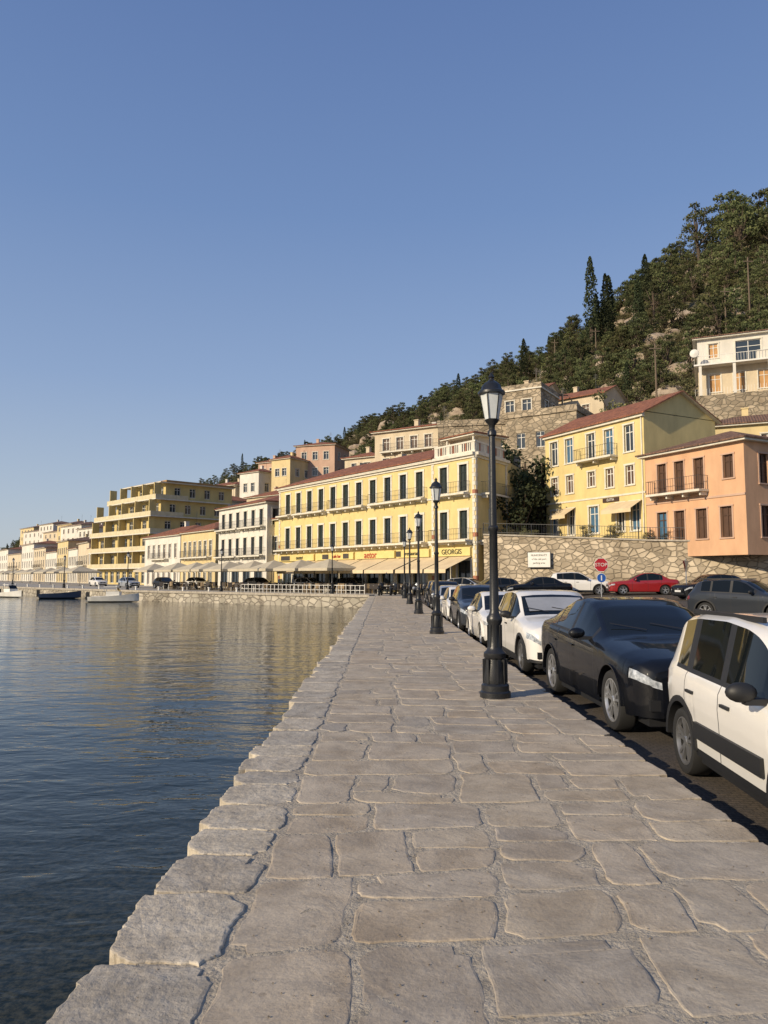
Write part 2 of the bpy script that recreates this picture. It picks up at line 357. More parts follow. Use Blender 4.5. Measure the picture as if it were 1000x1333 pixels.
def hotel():
    A, B = (-12.5, 88), (7.64, 61.4); rz, L = frame_of(A, B)
    e = empty('waterfront_hotel', (A[0], A[1], 0), rz); g = Geo()
    T = 28.0
    ops = []
    n = 11
    for i in range(n):
        u = .9+(T-1.6)*(i+.5)/n
        for (a, b) in ((4.75, 7.15), (8.8, 11.1)):
            ops.append((u-.48, u+.48, a, b, M_shgreen if R.random() < .6 else M_glass, None))
        ops.append((u-.95, u+.95, .1, 2.9, M_glass, None))
    for u in (T+1.4, T+3.9):
        for (a, b) in ((4.75, 7.15), (8.8, 11.1)): ops.append((u-.48, u+.48, a, b, M_shgreen, None))
        ops.append((u-.8, u+.8, .1, 2.9, M_glass, None))
    fr = wall(g, (0, 0), (L, 0), -.2, 12, ops, P_yel, fm=M_shgreen, tw=.2)
    F2 = (31.4, 5.9)
    sl = math.hypot(F2[0]-L, F2[1])
    sf = wall(g, (L, 0), F2, -.2, 12, [(sl/2-.5, sl/2+.5, 4.75, 7.15, M_shgreen), (sl/2-.5, sl/2+.5, 8.8, 11.1, M_shgreen), (sl/2-.8, sl/2+.8, .1, 2.9, M_glass)], P_yel, fm=M_shgreen, tw=.2)
    wall(g, F2, (28, 12), -.2, 12, [], P_yel); wall(g, (28, 12), (0, 12), -.2, 12, [], P_yel)
    wall(g, (0, 12), (0, 0), -.2, 12, grid_ops(12, [(4.75, 7.15), (8.8, 11.1)], 3, .95, panel=M_shgreen), P_yel)
    for (za, zb, w) in ((11.55, 11.75, .12), (11.75, 12.0, .32), (4.3, 4.5, .1), (8.35, 8.5, .08)):
        g.box('cornice', M_trim, fr, -.1, L+.02, -.03, w, za, zb); g.box('cornice', M_trim, sf, .0, sl+.05, -.03, w-.005, za, zb)
    M_red = mat('brick_red_paint', (.42, .18, .11), .8)
    for (f, us) in ((fr, (.0, T-.2, L-.34)), (sf, (.02, sl-.36))):
        for u in us:
            z = .2; k = 0
            while z < 11.4:
                w = .34 if k % 2 else .24; red = k % 10 == 3
                g.box('quoins_red' if red else 'quoins', M_red if red else M_trim, f, u, u+w, -.03, .05, z, z+.34); z += .36; k += 1
    balcony(g, fr, .3, T-.6, 4.62, .95); balcony(g, fr, T+.3, L-.3, 4.62, .95); balcony(g, sf, .6, sl-.6, 4.62, .9)
    for (a, b) in ((.5, 3.3), (4.2, 10.6), (11.6, 18.0), (19, 27.2), (T+.6, L-.6)): balcony(g, fr, a, b, 8.62, .8)
    balcony(g, sf, 1, sl-1, 8.62, .8)
    M_fasc = mat('yellow_fascia', (.66, .54, .22), .6, (.6, .48, .18)); M_dk = mat('menu_board', (.06, .05, .04), .5)
    for (a, b) in ((.4, 8.2), (8.6, 15.8), (16.2, 22.6), (23., 27.6), (T+.3, L-.5)): g.box('shop_fascia', M_fasc, fr, a, b, -.03, .22, 3.3, 4.0)
    for (a, b) in ((1, 3), (10, 11.2), (22.9, 23.6), (14, 15)): g.box('small_signs', M_dk, fr, a, b, .22, .26, 3.4, 3.9)
    M_txt = mat('sign_red', (.42, .04, .03), .6); M_txg = mat('sign_dark', (.04, .05, .03), .6)
    text(e, 'aetor', (18.8, -.25, 3.65), .95, M_txt); text(e, 'GEORGIS', (T+2.6, -.25, 3.65), .62, M_txg); text(e, 'cafe bar', (12.8, -.25, 3.65), .5, M_txt)
    text(e, 'restaurant', (25.3, -.25, 3.65), .5, M_txg); text(e, 'ouzeri', (5.2, -.25, 3.65), .6, M_txg)
    for (a, b) in ((5, 8.8), (9, 12.8), (13., 17.1), (17.3, 21.4), (21.6, 26), (26.3, 30), (30.2, 32.9)):
        v = [(a, -.1, 3.25), (b, -.1, 3.25), (b, -3.0, 2.15), (a, -3.0, 2.15)]
        g.poly('awnings', M_awn, v); g.poly('awnings', M_awn, [(a, -3.0, 2.15), (b, -3.0, 2.15), (b, -3.02, 1.85), (a, -3.02, 1.85)])
        g.poly('awnings', M_awn, [v[0], v[3], (a, -3.0, 2.0), (a, -.1, 3.05)])
        for u in (a+.1, b-.15): g.box('awning_posts', M_rail, WF, u, u+.05, -2.95, -2.9, 0, 2.1)
    hip(g, 0, T-.2, 0, 12, 12.05, 2.4, ov=.45)
    g.poly('terrace', M_trim, [(T-.2, 0, 12.02), (L, 0, 12.02), (F2[0], F2[1], 12.02), (28, 12, 12.02)])
    for (f, ln, s0) in ((fr, L, T+.1), (sf, sl, .2)):
        g.box('parapet', M_trim, f, s0, ln-.05, -.25, -.05, 12.9, 13.05); g.box('parapet', M_trim, f, s0, ln-.05, -.25, -.05, 12.03, 12.2)
        u = s0; k = 0
        while u < ln-.3:
            g.box('parapet_piers' if k % 5 == 2 else 'balusters', M_red if k % 5 == 2 else M_trim, f, u, u+(.45 if k % 5 == 0 else .12), -.22, -.08, 12.2, 12.9); u += (.6 if k % 5 == 0 else .24); k += 1
    g.box('stair_tower', P_crm, WF, T-.4, T+3.4, 2.4, 5.2, 12.02, 13.9)
    hip(g, T-.4, T+3.6, 1.6, 5.4, 14.1, .7, ov=.3)
    for (x, y) in ((T+.0, 1.6), (T+3.4, 1.6)): g.box('pergola_posts', M_trim, WF, x, x+.15, y, y+.15, 12.02, 14.0)
    for x in (6, 14, 22): g.box('chimneys', P_crm, WF, x, x+.7, 7, 7.7, 13, 15)
    g.build(e)
hotel()

def whiteb():
    A, B = (-22.7, 101.5), (-14.3, 90.2); rz, L = frame_of(A, B); e = empty('white_townhouse', (A[0], A[1], 0), rz); g = Geo()
    rows = [(4.3, 6.5), (7.9, 9.9)]
    ops = grid_ops(L, rows, 6, .9, .4, panel=M_shgreen)+grid_ops(L, [(.2, 3)], 4, 2.0, .4)
    fr = wall(g, (0, 0), (L, 0), -.2, 10.7, ops, P_wht, fm=M_rail)
    wall(g, (L, 0), (L, 10), -.2, 10.7, grid_ops(4, rows, 2, .8, .3, panel=M_shgreen), P_wht); wall(g, (L, 10), (0, 10), 0, 10.7, [], P_wht); wall(g, (0, 10), (0, 0), 0, 10.7, [], P_wht)
    for (a, b) in ((.3, L/2-.3), (L/2+.3, L-.3)): balcony(g, fr, a, b, 4.15, .9); balcony(g, fr, a, b, 7.75, .8)
    hip(g, 0, L, 0, 10, 10.75, 1.6)
    g.build(e)
whiteb()
house('yellow_annex', (-13.9, 91.4), (-12.6, 89.6), 7, 0, 8.6, [(4.3, 6.4)], 1, wm=P_yel, side_n=0, chimney=False, rh=.5)
house('yellow_shop_house', (-30.8, 112.3), (-23.3, 102.3), 9, -.2, 8.1, [(.2, 2.9), (4.4, 6.6)], 6, wm=P_yel2, panel=M_shgreen, balc=[(.1, .9, 4.3)], rh=1.8)
house('white_shop_house', (-40.2, 124.5), (-31., 112.6), 9, -.2, 8.0, [(.2, 2.9), (4.4, 6.6)], 6, wm=P_wht, panel=M_shbrown, balc=[(.3, .7, 4.3)], rh=1.8)

def stepped():
    A, B = (-58, 150), (-41, 132.5); rz, L = frame_of(A, B); e = empty('terraced_hotel', (A[0], A[1], 0), rz); g = Geo(); H = 3.1
    M_gl = mat('balcony_parapet', (.64, .55, .35), .7)
    for k in range(6):
        u0 = [0, 0, .3, 2.2, 6.0, 10.5][k]; z0 = k*H; z1 = z0+H
        y0 = .9*max(0, k-3)
        ops = grid_ops(L-u0, [(z0+.25, z0+2.45)], max(3, int((L-u0)/2.6)), 1.6, .4)
        fr = wall(g, (u0, y0), (L, y0), z0, z1, ops, P_hot, trim=None)
        so = grid_ops(14, [(z0+.6, z0+2.3)], 4, 1.2, .8)
        wall(g, (L, y0), (L, y0+14), z0, z1, so, P_brn, trim=None)
        wall(g, (u0, y0+14), (u0, y0), z0, z1, so, P_hot, trim=None); wall(g, (L, y0+14), (u0, y0+14), z0, z1, [], P_brn)
        g.box('floor_slabs', M_trim, WF, u0-1.0, L+.9, y0-1.5, y0+14, z1-.16, z1+.02)
        if k < 5:
            g.box('balcony_parapets', M_gl, WF, u0-.98, L+.85, y0-1.49, y0-1.38, z1+.02, z1+.8)
            g.box('balcony_parapets', M_gl, WF, L+.75, L+.86, y0-1.37, y0+5, z1+.02, z1+.8)
            g.box('balcony_parapets', M_gl, WF, u0-.98, u0-.86, y0-1.37, y0+8, z1+.02, z1+.8)
            for j in range(5):
                u = u0+(L-u0)*j/4; g.box('dividers', P_hot, WF, u-.1, u+.1, y0-1.37, y0-.01, z0+H+.02, z0+2*H-.17)
    g.box('roof_slab', P_brn, WF, 9.5, L+1, 1.4, 15.9, 6*H+.03, 6*H+.35)
    g.box('roof_rooms', P_hot, WF, 12, 17, 6, 11, 6*H+.35, 6*H+1.3)
    g.build(e)
stepped()

pal = [P_wht, P_crm, P_wht, P_yel2, P_wht, P_crm]
pts = [(-58.5, 152), (-65, 163), (-72, 174), (-79, 185), (-87, 197), (-96, 210), (-106, 224), (-118, 241), (-131, 258), (-145, 278), (-162, 302), (-182, 330)]
hs = [7.6, 9.2, 8.2, 10.6, 8.2, 9.8, 11.5, 9, 11, 9.5, 10.5]
for i in range(len(pts)-1):
    B_, A_ = pts[i], pts[i+1]; z = hs[i]
    rows = [(.2, 2.8), (4.2, 6.2)]+([(7.2, 8.8)] if z > 9.4 else [])
    house('waterfront_house', (A_[0]+.3, A_[1]-.4), B_, 11, -.2, z, rows, 5, 1.1, wm=pal[i % 6], panel=[M_shgreen, M_glass, M_shbrown][i % 3], rh=1.2, rm=M_tile2 if i % 2 else M_tile, balc=[(.15, .85, 4.0)] if i % 2 else None, side_n=3)
for (X, Y, z1, w_, wm) in ((-72, 205, 15.5, 12, P_crm), (-100, 240, 18, 15, P_wht), (-88, 222, 16, 12, P_wht), (-128, 290, 19, 18, P_crm), (-62, 190, 14.2, 10, P_wht), (-150, 320, 21, 20, P_wht), (-80, 238, 19.5, 11, P_wht),
                          (-112, 262, 20, 12, P_yel2), (-70, 225, 18.5, 9, P_crm), (-138, 305, 23, 14, P_wht), (-92, 255, 22, 10, P_crm), (-165, 345, 24, 16, P_yel2), (-56, 180, 13.5, 9, P_wht)):
    house('back_street_house', (X-w_*.55, Y+w_*.5), (X+w_*.25, Y-w_*.35), 10, -.2, z1, [(z1-5.6, z1-4.1), (z1-2.5, z1-1)], 4, 1.2, wm=wm, rh=1.4, rm=M_tile2, panel=M_shbrown, side_n=2)

# --- hillside houses
house('cream_hillside_house', (-1.2, 96), (8.8, 90), 8, 6, 20.4, [(15.2, 16.8), (17.8, 19.4)], 5, 1.0, wm=P_crm, rh=1.2, panel=M_shbrown, balc=[(.1, .9, 17.6)])
house('stone_house', (14.2, 92), (19.2, 89), 7, 12, 24.6, [(21.8, 23.4)], 2, 1.1, wm=M_rub2, roof='flat', side_n=2)
house('stone_outbuilding', (6.5, 88), (15.5, 86), 5, 8, 19.5, [(16.8, 18)], 3, 1., wm=M_rub2, roof='flat', side_n=0, trim=None)
house('stone_ruin', (14, 84), (21, 79.5), 6, 8, 19.6, [(12.2, 13.6), (16, 17.8)], 3, 1., wm=M_rub2, roof='flat', side_n=2, trim=None)
house('pale_hillside_house', (22.8, 104), (29.6, 98), 7, 16, 26.4, [(23.4, 25)], 2, 1., wm=P_crm, roof='gable', rh=1.5, panel=M_shbrown)
house('small_cream_house', (16.5, 99), (21.5, 96), 5, 14, 26.6, [(24, 25.4)], 2, .9, wm=P_crm, roof='gable', rh=1.0, panel=M_shbrown)
house('pink_hillside_house', (-20, 166), (-11, 163), 9, 15, 31, [(24, 25.8), (27.6, 29.4)], 3, 1.2, wm=P_pnk, rh=1.4)
house('yellow_hillside_house', (-25, 163), (-20.5, 160), 8, 12, 27.4, [(23.5, 25.2)], 2, 1.2, wm=P_yel2, rh=1.2)
house('white_hillside_house', (-33, 168), (-28, 164), 8, 10, 25, [(20.5, 22.5)], 2, 1.2, wm=P_wht, rh=1.2)
house('grey_hillside_house', (-39, 172), (-34, 168), 8, 8, 22.5, [(18, 20)], 2, 1.2, wm=P_crm, rh=1.2)
house('red_roof_house', (-28, 150), (-20, 143), 8, 2, 17.5, [(10.5, 12.3), (14, 16)], 4, 1.1, wm=P_crm, rh=1.5)
house('ochre_hillside_house', (-40, 160), (-33, 150), 8, 2, 17, [(10.5, 12.3), (13.4, 15.2)], 3, 1.1, wm=P_wht, rh=1.5)
house('cream_villa', (-46, 190), (-38, 186), 8, 4, 24.5, [(18, 19.5), (21, 22.6)], 3, 1.1, wm=P_wht, rh=1.5)
house('hill_cottage', (4, 108), (10, 105), 6, 14, 22.6, [(19.8, 21.6)], 3, 1.1, wm=P_wht, rh=1.2)
house('hill_cottage', (-6, 112), (-1, 109), 6, 10, 19.5, [(16.8, 18.6)], 2, 1.1, wm=P_crm, rh=1.2)
house('hill_cottage', (-30, 175), (-25, 172), 6, 10, 28.5, [(25, 27)], 2, 1.1, wm=P_pnk, rh=1.2)
def upper():
    A, B = (36.4, 84), (46.5, 79.5); rz, L = frame_of(A, B); e = empty('white_upper_house', (A[0], A[1], 0), rz); g = Geo()
    fr = wall(g, (0, 0), (L, 0), 25.6, 29.0, [(1.2, 2.2, 26.6, 28.3, M_wood), (4, 6.6, 25.8, 28.3, M_glass), (8, 9, 26.6, 28.3, M_glass)], P_wht)
    wall(g, (L, 0), (L, 8), 25.6, 29.0, [], P_wht); wall(g, (0, 8), (0, 0), 25.6, 29, [(3, 4, 26.6, 28.3, M_wood)], P_wht); wall(g, (L, 8), (0, 8), 25.6, 29, [], P_wht)
    wall(g, (0, 0), (L, 0), 22, 25.6, grid_ops(L, [(22.6, 24.7)], 4, 1.2, .5, panel=M_wood), P_crm, name='lower_walls')
    wall(g, (L, 0), (L, 8), 22, 25.6, [], P_crm, name='lower_walls'); wall(g, (0, 8), (0, 0), 22, 25.6, [(3, 4, 22.8, 24.6, M_wood)], P_crm, name='lower_walls')
    g.box('stone_base', M_rub2, WF, -.3, L+.3, -1.4, 8, 13, 21.99)
    for k in range(4): g.box('piers', P_wht, WF, .1+k*(L-.5)/3, .4+k*(L-.5)/3, -1.5, -1.2, 22, 25.44)
    g.box('balcony', M_white, WF, -.4, L+.4, -1.6, 8, 25.45, 25.63)
    for k in range(40): u = -.35+k*(L+.7)/39; g.box('balcony_railing', M_white, WF, u-.015, u+.015, -1.58, -1.55, 25.63, 26.5); g.box('balcony_railing', M_white, WF, u-.012, u+.012, -1.38, -1.36, 22, 22.8)
    g.box('balcony_railing', M_white, WF, -.4, L+.4, -1.59, -1.53, 26.5, 26.55)
    g.box('porch', P_wht, WF, L*.55, L, -1.5, -.02, 25.64, 26.6)
    hip(g, 0, L, 0, 8, 29.05, .9, ov=.6, m=M_tile2)
    g.lathe('satellite_dish', M_white, [(-1.9, .05), (-1.8, .45), (-1.75, .5)], 14, cx=-.3, cy=26.9, axis='y')
    g.build(e)
upper()
house('dark_roof_house', (29.8, 71), (44, 64.5), 9, 6, 16.0, [(12.8, 14.9)], 6, 1.0, wm=P_yel2, rm=M_tile2, rh=1.6, panel=M_shbrown, side_n=0)
def retaining():
    for (a, b, z0, z1) in (((19, 76), (29, 72), 4, 12.0), ((28, 86), (36, 83), 12, 19.0), ((31, 90), (47, 84), 14, 21.5), ((8.5, 84.5), (14, 82), 4, 15.5), ((46, 74), (60, 66), 8, 17)):
        e = empty('retaining_wall'); g = Geo(); d = Vector((b[0]-a[0], b[1]-a[1])); L = d.length; d.normalize(); fr = (a, d, Vector((d.y, -d.x)))
        g.box('masonry', M_rub2, fr, 0, L, -.6, 0, z0, z1); u = 0
        while u < L: w = R.uniform(.5, 1.4); g.box('cap_stones', M_rub2, fr, u, min(L, u+w)-.02, -.65, .05, z1+.002, z1+R.uniform(.1, .5)); u += w
        g.build(e)
retaining()

def yellow_right():
    A, B = (15.0, 68), (20.5, 57.6); rz, L = frame_of(A, B); e = empty('yellow_townhouse', (A[0], A[1], 0), rz); g = Geo()
    ops = []
    us = [1.2, 3.2, 5.9, 8.0, 10.2]
    for i, u in enumerate(us):
        ops.append((u-.48, u+.48, 11.6, 13.8, M_shblue if i % 2 else M_glass, None))
        if i in (0, 1, 3, 4): ops.append((u-.42, u+.42, 8.9, 10.5, M_shbrown, None))
    ops.append((5.5, 6.3, 9.2, 10.5, M_shbrown, None))
    for (a, b, t) in ((.7, 1.5, M_shblue), (2.9, 3.7, M_glass), (5.5, 6.6, M_shblue), (8.7, 9.5, M_glass), (10.2, 11.1, M_shblue)): ops.append((a, b, 5.2, 7.5, t, None))
    fr = wall(g, (0, 0), (L, 0), 3, 14.6, ops, P_yel, fm=M_white, tw=.14)
    wall(g, (L, 0), (L, 8.4), 3, 14.6, [], P_yel2); wall(g, (L, 8.4), (0, 8.4), 3, 14.6, [], P_yel); wall(g, (0, 8.4), (0, 0), 3, 14.6, [], P_yel)
    balcony(g, fr, 4.6, 9.0, 11.5, .9)
    g.box('cornice', M_trim, fr, -.1, L+.1, -.03, .25, 14.2, 14.5); g.box('string_course', M_trim, fr, 0, L, -.03, .06, 8.1, 8.25)
    gable(g, 0, L, 0, 8.4, 14.65, 2.0, P_yel2, m=M_tile)
    g.box('drainpipe', M_trim, fr, L-.25, L-.15, .0, .1, 5, 14.2)
    g.box('name_sign', mat('sign_brown', (.06, .03, .02), .6), fr, 7.2, 9, -.02, .08, 7.7, 8.05); text(e, 'ELITIA', (8.1, -.1, 7.88), .3, M_white, ext=.005)
    for (a, b) in ((1.9, 3.9), (8.2, 11.4)):
        g.poly('awnings', M_awn, [(a, -.05, 7.6), (b, -.05, 7.6), (b, -1.3, 6.9), (a, -1.3, 6.9)]); g.poly('awnings', M_awn, [(a, -1.3, 6.9), (b, -1.3, 6.9), (b, -1.3, 6.6), (a, -1.3, 6.6)])
    g.build(e)
yellow_right()

def orange():
    A, B = (19.95, 56.0), (23.8, 48.4); rz, L = frame_of(A, B); e = empty('peach_townhouse', (A[0], A[1], 0), rz); g = Geo()
    ops = []
    for u in (1.6, 3.2, 4.9): ops.append((u-.42, u+.42, 7.7, 9.9, M_shbrown, None))
    ops.append((6.9, 7.7, 8.2, 9.8, M_shbrown, None))
    for u in (1.5, 3.1, 5., 7.0): ops.append((u-.45, u+.45, 4.2, 6.3, M_shblue if u < 2 else M_shbrown, None))
    fr = wall(g, (0, 0), (L, 0), 3, 10.7, ops, P_org, fm=M_shbrown, tw=.1, trim=P_pnk)
    wall(g, (L, 0), (L, 8), 3, 10.7, grid_ops(8, [(7.8, 9.8), (4.2, 6.3)], 3, .9, panel=M_shbrown), P_pnk); wall(g, (0, 8), (0, 0), 3, 10.7, [], P_org); wall(g, (L, 8), (0, 8), 3, 10.7, [], P_org)
    balcony(g, fr, .9, 5.7, 7.6, 1.0)
    g.box('string_course', P_pnk, fr, 0, L, -.03, .06, 6.95, 7.1)
    hip(g, 0, L, 0, 8, 10.75, 1.5, m=M_tile2, ov=.5)
    g.build(e)
orange()

# ------------------------------------------------------------------ terrace wall + railing
WP = [((8.2, 60.8), 4.95), ((13.5, 57.6), 4.6), ((19.5, 54.0), 4.15), ((26, 50.0), 3.85), ((40, 43.0), 3.8), ((62, 33.0), 3.8), ((150, -6), 3.8)]
def terrace():
    e = empty('terrace_wall'); g = Geo()
    for (a, za), (b, zb) in zip(WP[:-1], WP[1:]):
        d = Vector((b[0]-a[0], b[1]-a[1])); d.normalize(); n = Vector((d.y, -d.x))
        g.poly('masonry', M_terr, [(a[0], a[1], -.3), (b[0], b[1], -.3), (b[0], b[1], zb), (a[0], a[1], za)])
        o = .12; q = lambda p, w, z: (p[0]+n.x*w, p[1]+n.y*w, z)
        g.poly('coping', M_cope, [q(a, o, za+.0), q(b, o, zb+.0), q(b, o, zb+.12), q(a, o, za+.12)]); g.poly('coping', M_cope, [q(a, o, za+.12), q(b, o, zb+.12), q(b, -.4, zb+.12), q(a, -.4, za+.12)])
        g.poly('coping', M_cope, [q(a, o, za), q(b, o, zb), q(b, 0, zb), q(a, 0, za)])
    g.poly('masonry', M_terr, [(8.2, 60.8, -.3), (8.2, 60.8, 4.95), (8.9, 61.8, 4.95), (8.9, 61.8, -.3)])
    g.build(e)
    e = empty('terrace_railing'); g = Geo()
    for (a, za), (b, zb) in zip(WP[:4], WP[1:5]):
        L = math.hypot(b[0]-a[0], b[1]-a[1]); k = int(L/.2)
        for i in range(k):
            t = i/k; x = a[0]+(b[0]-a[0])*t; y = a[1]+(b[1]-a[1])*t; z = za+(zb-za)*t; w = .035 if i % 10 == 0 else .009
            g.box('bars', M_rail, ((x, y), (1, 0), (0, 1)), -w, w, .1, .12, z+.12, z+1.0)
        for h in (.25, .98):
            g.poly('rails', M_rail, [(a[0], a[1]+.09, za+h), (b[0], b[1]+.09, zb+h), (b[0], b[1]+.09, zb+h+.035), (a[0], a[1]+.09, za+h+.035)])
    g.build(e)
    e = empty('notice_board', (12.2, 58.15, 2.3), math.atan2(-3.2, 5.3)); g = Geo()
    g.box('board', M_white, WF, -.9, .9, -.12, -.06, -.0, 1.15); g.box('frame', M_rail, WF, -.94, .94, -.1, -.04, -.04, 1.19); g.build(e)
    for i, s in enumerate(('MUNICIPALITY', 'of the old port', 'parking area')): text(e, s, (0, -.13, .92-i*.3), .2, MATS['sign_dark'], ext=.003)
terrace()

# ------------------------------------------------------------------ ground, road, quay
def sm(t): t = max(0, min(1, t)); return t*t*(3-2*t)
def road_z(x, y):
    return -.3+.306*sm((y-38)/18)+.5*sm((x-4)/16)*sm((y-15)/25)*(1-.5*sm((y-50)/15))
M_road = mat('road_asphalt', (.125, .108, .09), .9, (.08, .07, .06), scale=1.2, bump=.5, bscale=30, fine=.35)
def add_pavers(m):
    nt = m.node_tree; L = nt.links; b = nt.nodes['Principled BSDF']; src = b.inputs['Base Color'].links[0].from_socket
    geo = N(nt, 'ShaderNodeNewGeometry'); br = N(nt, 'ShaderNodeTexBrick'); br.inputs['Scale'].default_value = 4.5
    br.inputs['Color1'].default_value = (1, .92, .85, 1); br.inputs['Color2'].default_value = (.75, .72, .72, 1); br.inputs['Mortar'].default_value = (.45, .42, .4, 1); br.inputs['Mortar Size'].default_value = .03
    L.new(geo.outputs['Position'], br.inputs['Vector'])
    mx = N(nt, 'ShaderNodeMix', data_type='RGBA', blend_type='MULTIPLY'); mx.inputs[0].default_value = 1
    L.new(src, mx.inputs[6]); L.new(br.outputs[0], mx.inputs[7]); L.new(mx.outputs[2], b.inputs['Base Color'])
add_pavers(M_road)
xs = [2.2]+[3+i*1.5 for i in range(30)]+[60, 90, 150]; ys = [-60, -30, -10]+[i*2 for i in range(0, 39)]
v = []; f = []
for y in ys:
    for x in xs: v.append((x, y, road_z(x, y)))
nx = len(xs)
for j in range(len(ys)-1):
    for i in range(nx-1):
        a = j*nx+i; f.append((a, a+1, a+nx+1, a+nx))
mesh_obj('road', v, f, M_road, smooth=True)
Q = [(-1.12, 59.9), (-27, 80), (-57, 110), (-150, 232), (-420, 560)]
mesh_obj('ground', [(-1.12, 59.9, 0)]+[(x, y, 0) for x, y in Q[1:]]+[(-1500, 2200, 0), (1800, 2200, 0), (1800, 60, 0), (60, 50, 0), (2.31, 57.5, -.005), (2.31, 59.9, 0)], [tuple(range(11))], M_plaza)
g = Geo(); e = empty('harbour_quay')
for a, b in zip(Q[:-1], Q[1:]):
    d = Vector((b[0]-a[0], b[1]-a[1])); L = d.length; d.normalize(); n = Vector((-d.y, d.x))*1
    if n.y > 0: n = -n
    fr = (a, d, n)
    g.box('wall', M_quay, fr, 0, L, -.4, .0, -3, -.12)
    u = 0
    while u < min(L, 200):
        w = R.uniform(1.2, 2.2); g.box('coping', M_cope, fr, u+.01, min(L, u+w)-.01, -.6, .1+R.uniform(0, .03), -.12, .10+R.uniform(-.01, .01)); u += w
g.build(e)
e = empty('promenade'); g = Geo()
g.box('quay_wall', M_quay, WF, -1.08, -.3, -30, 59.8, -3, -.03)
g.build(e)
def nz(x, y, z=0.): return noise.noise(Vector((x, y, z)))
mv = []; mf = []; mys = []; y = -12.
while y < 59.9: mys.append(y); y += .05 if 1.5 < y < 8 else (.12 if y < 20 else .5)
mys.append(59.9); mxs = [-1.02+3.24*i/64 for i in range(65)]
for y in mys:
    for x in mxs: mv.append((x, y, -.0045+.0045*nz(x*7, y*7, 3)+.003*nz(x*22, y*22, 9)))
for j in range(len(mys)-1):
    for i in range(64): a = j*65+i; mf.append((a, a+1, a+66, a+65))
mesh_obj('mortar_bed', mv, mf, M_mortar, smooth=True, parent=e)

SV = []; SF = []; ST = []; CV = []; CF = []; CT = []
def slab(V, F, T, qd, side, fine, rnd=.02, gap=.012, z=0., rough=.006, damp=1.):
    (p00, p10, p11, p01) = qd
    wd = (math.dist(p00, p10)+math.dist(p01, p11))/2; ht = (math.dist(p00, p01)+math.dist(p10, p11))/2
    nxs = max(2, int(wd/fine)); nys = max(2, int(ht/fine)); rp_ = []
    for i in range(nxs): rp_.append((i/nxs, 0))
    for i in range(nys): rp_.append((1, i/nys))
    for i in range(nxs): rp_.append((1-i/nxs, 1))
    for i in range(nys): rp_.append((0, 1-i/nys))
    hw = wd/2-gap; hh = ht/2-gap; pts = []
    cr = [R.uniform(0, rnd*1.8) for _ in range(4)]
    if R.random() < .3: cr[R.randrange(4)] += R.uniform(.03, .08)
    seed = R.uniform(0, 50)
    for (u, w) in rp_:
        a = (u-.5)*2*hw; b = (w-.5)*2*hh
        q = (0 if a < 0 else 1)+(0 if b < 0 else 2); rad = .09
        ca = max(0, abs(a)-(hw-rad))/rad; cb = max(0, abs(b)-(hh-rad))/rad
        r = cr[q]*(ca*cb)+.010*abs(nz(a*3+seed, b*3, seed))
        a -= math.copysign(r, a); b -= math.copysign(r, b)
        U = .5+a/wd; W = .5+b/ht
        x = (p00[0]*(1-U)+p10[0]*U)*(1-W)+(p01[0]*(1-U)+p11[0]*U)*W
        y = (p00[1]*(1-U)+p10[1]*U)*(1-W)+(p01[1]*(1-U)+p11[1]*U)*W
        x += damp*(.05*nz(x*1.1, y*1.7, 3.1)+.022*nz(x*4, y*4, 9.)); y += .06*nz(x*1.2, y*.9, 7.7)+.022*nz(x*4, y*4, 4.)
        x += rough*nz(x*28, y*28, 1.); y += rough*nz(x*28, y*28, 5.)
        pts.append((x, y))
    tx = R.uniform(-.006, .006); ty = R.uniform(-.006, .006); zo = z+R.uniform(-.002, .003)
    k = len(V); n = len(pts); mx_ = sum(p[0] for p in pts)/n; my = sum(p[1] for p in pts)/n
    tn = R.random()
    for (ins, zz) in ((0, -side), (0, -.006), (.005, -.002), (.016, 0)):
        for (x, y) in pts:
            dx, dy = mx_-x, my-y; l = math.hypot(dx, dy)
            qq = ins*(1+1.4*nz(x*11, y*11, 2.))
            X = x+dx/l*qq; Y = y+dy/l*qq
            V.append((X, Y, zz+((zo+tx*(X-mx_)+ty*(Y-my)+.003*nz(X*9, Y*9, 6.)) if zz > -.02 else 0)))
    for r in range(3):
        for i in range(n):
            F.append((k+r*n+i, k+r*n+(i+1) % n, k+(r+1)*n+(i+1) % n, k+(r+1)*n+i)); T.append(tn)
    F.append(tuple(k+3*n+i for i in range(n))); T.append(tn)
def lp(a, b, t): return (a[0]+(b[0]-a[0])*t, a[1]+(b[1]-a[1])*t)
def bsp(q, fine, depth=0):
    p00, p10, p11, p01 = q
    w = (math.dist(p00, p10)+math.dist(p01, p11))/2; h = (math.dist(p00, p01)+math.dist(p10, p11))/2; target = R.choice([.16, .28, .4, .55, .75])
    if (w*h > target and (w > .6 or h > .55) and depth < 9) or w > 1.25 or h > .95:
        s = R.uniform(.33, .67); j = R.uniform(-.07, .07)
        if w > 1.2*h:
            a = lp(p00, p10, s); b = lp(p01, p11, s+j*min(1, h/w*1.3)); bsp((p00, a, b, p01), fine, depth+1); bsp((a, p10, p11, b), fine, depth+1)
        else:
            a = lp(p00, p01, s); b = lp(p10, p11, s+j); bsp((p00, p10, b, a), fine, depth+1); bsp((a, b, p11, p01), fine, depth+1)
        return
    edge = max(p10[0], p11[0]) > 2.28
    slab(SV, SF, ST, q, .31 if edge else .03, fine, gap=R.uniform(.008, .022), rnd=R.uniform(.01, .035), damp=.35 if edge else 1.)
y = -8.; tl = tr = -8.
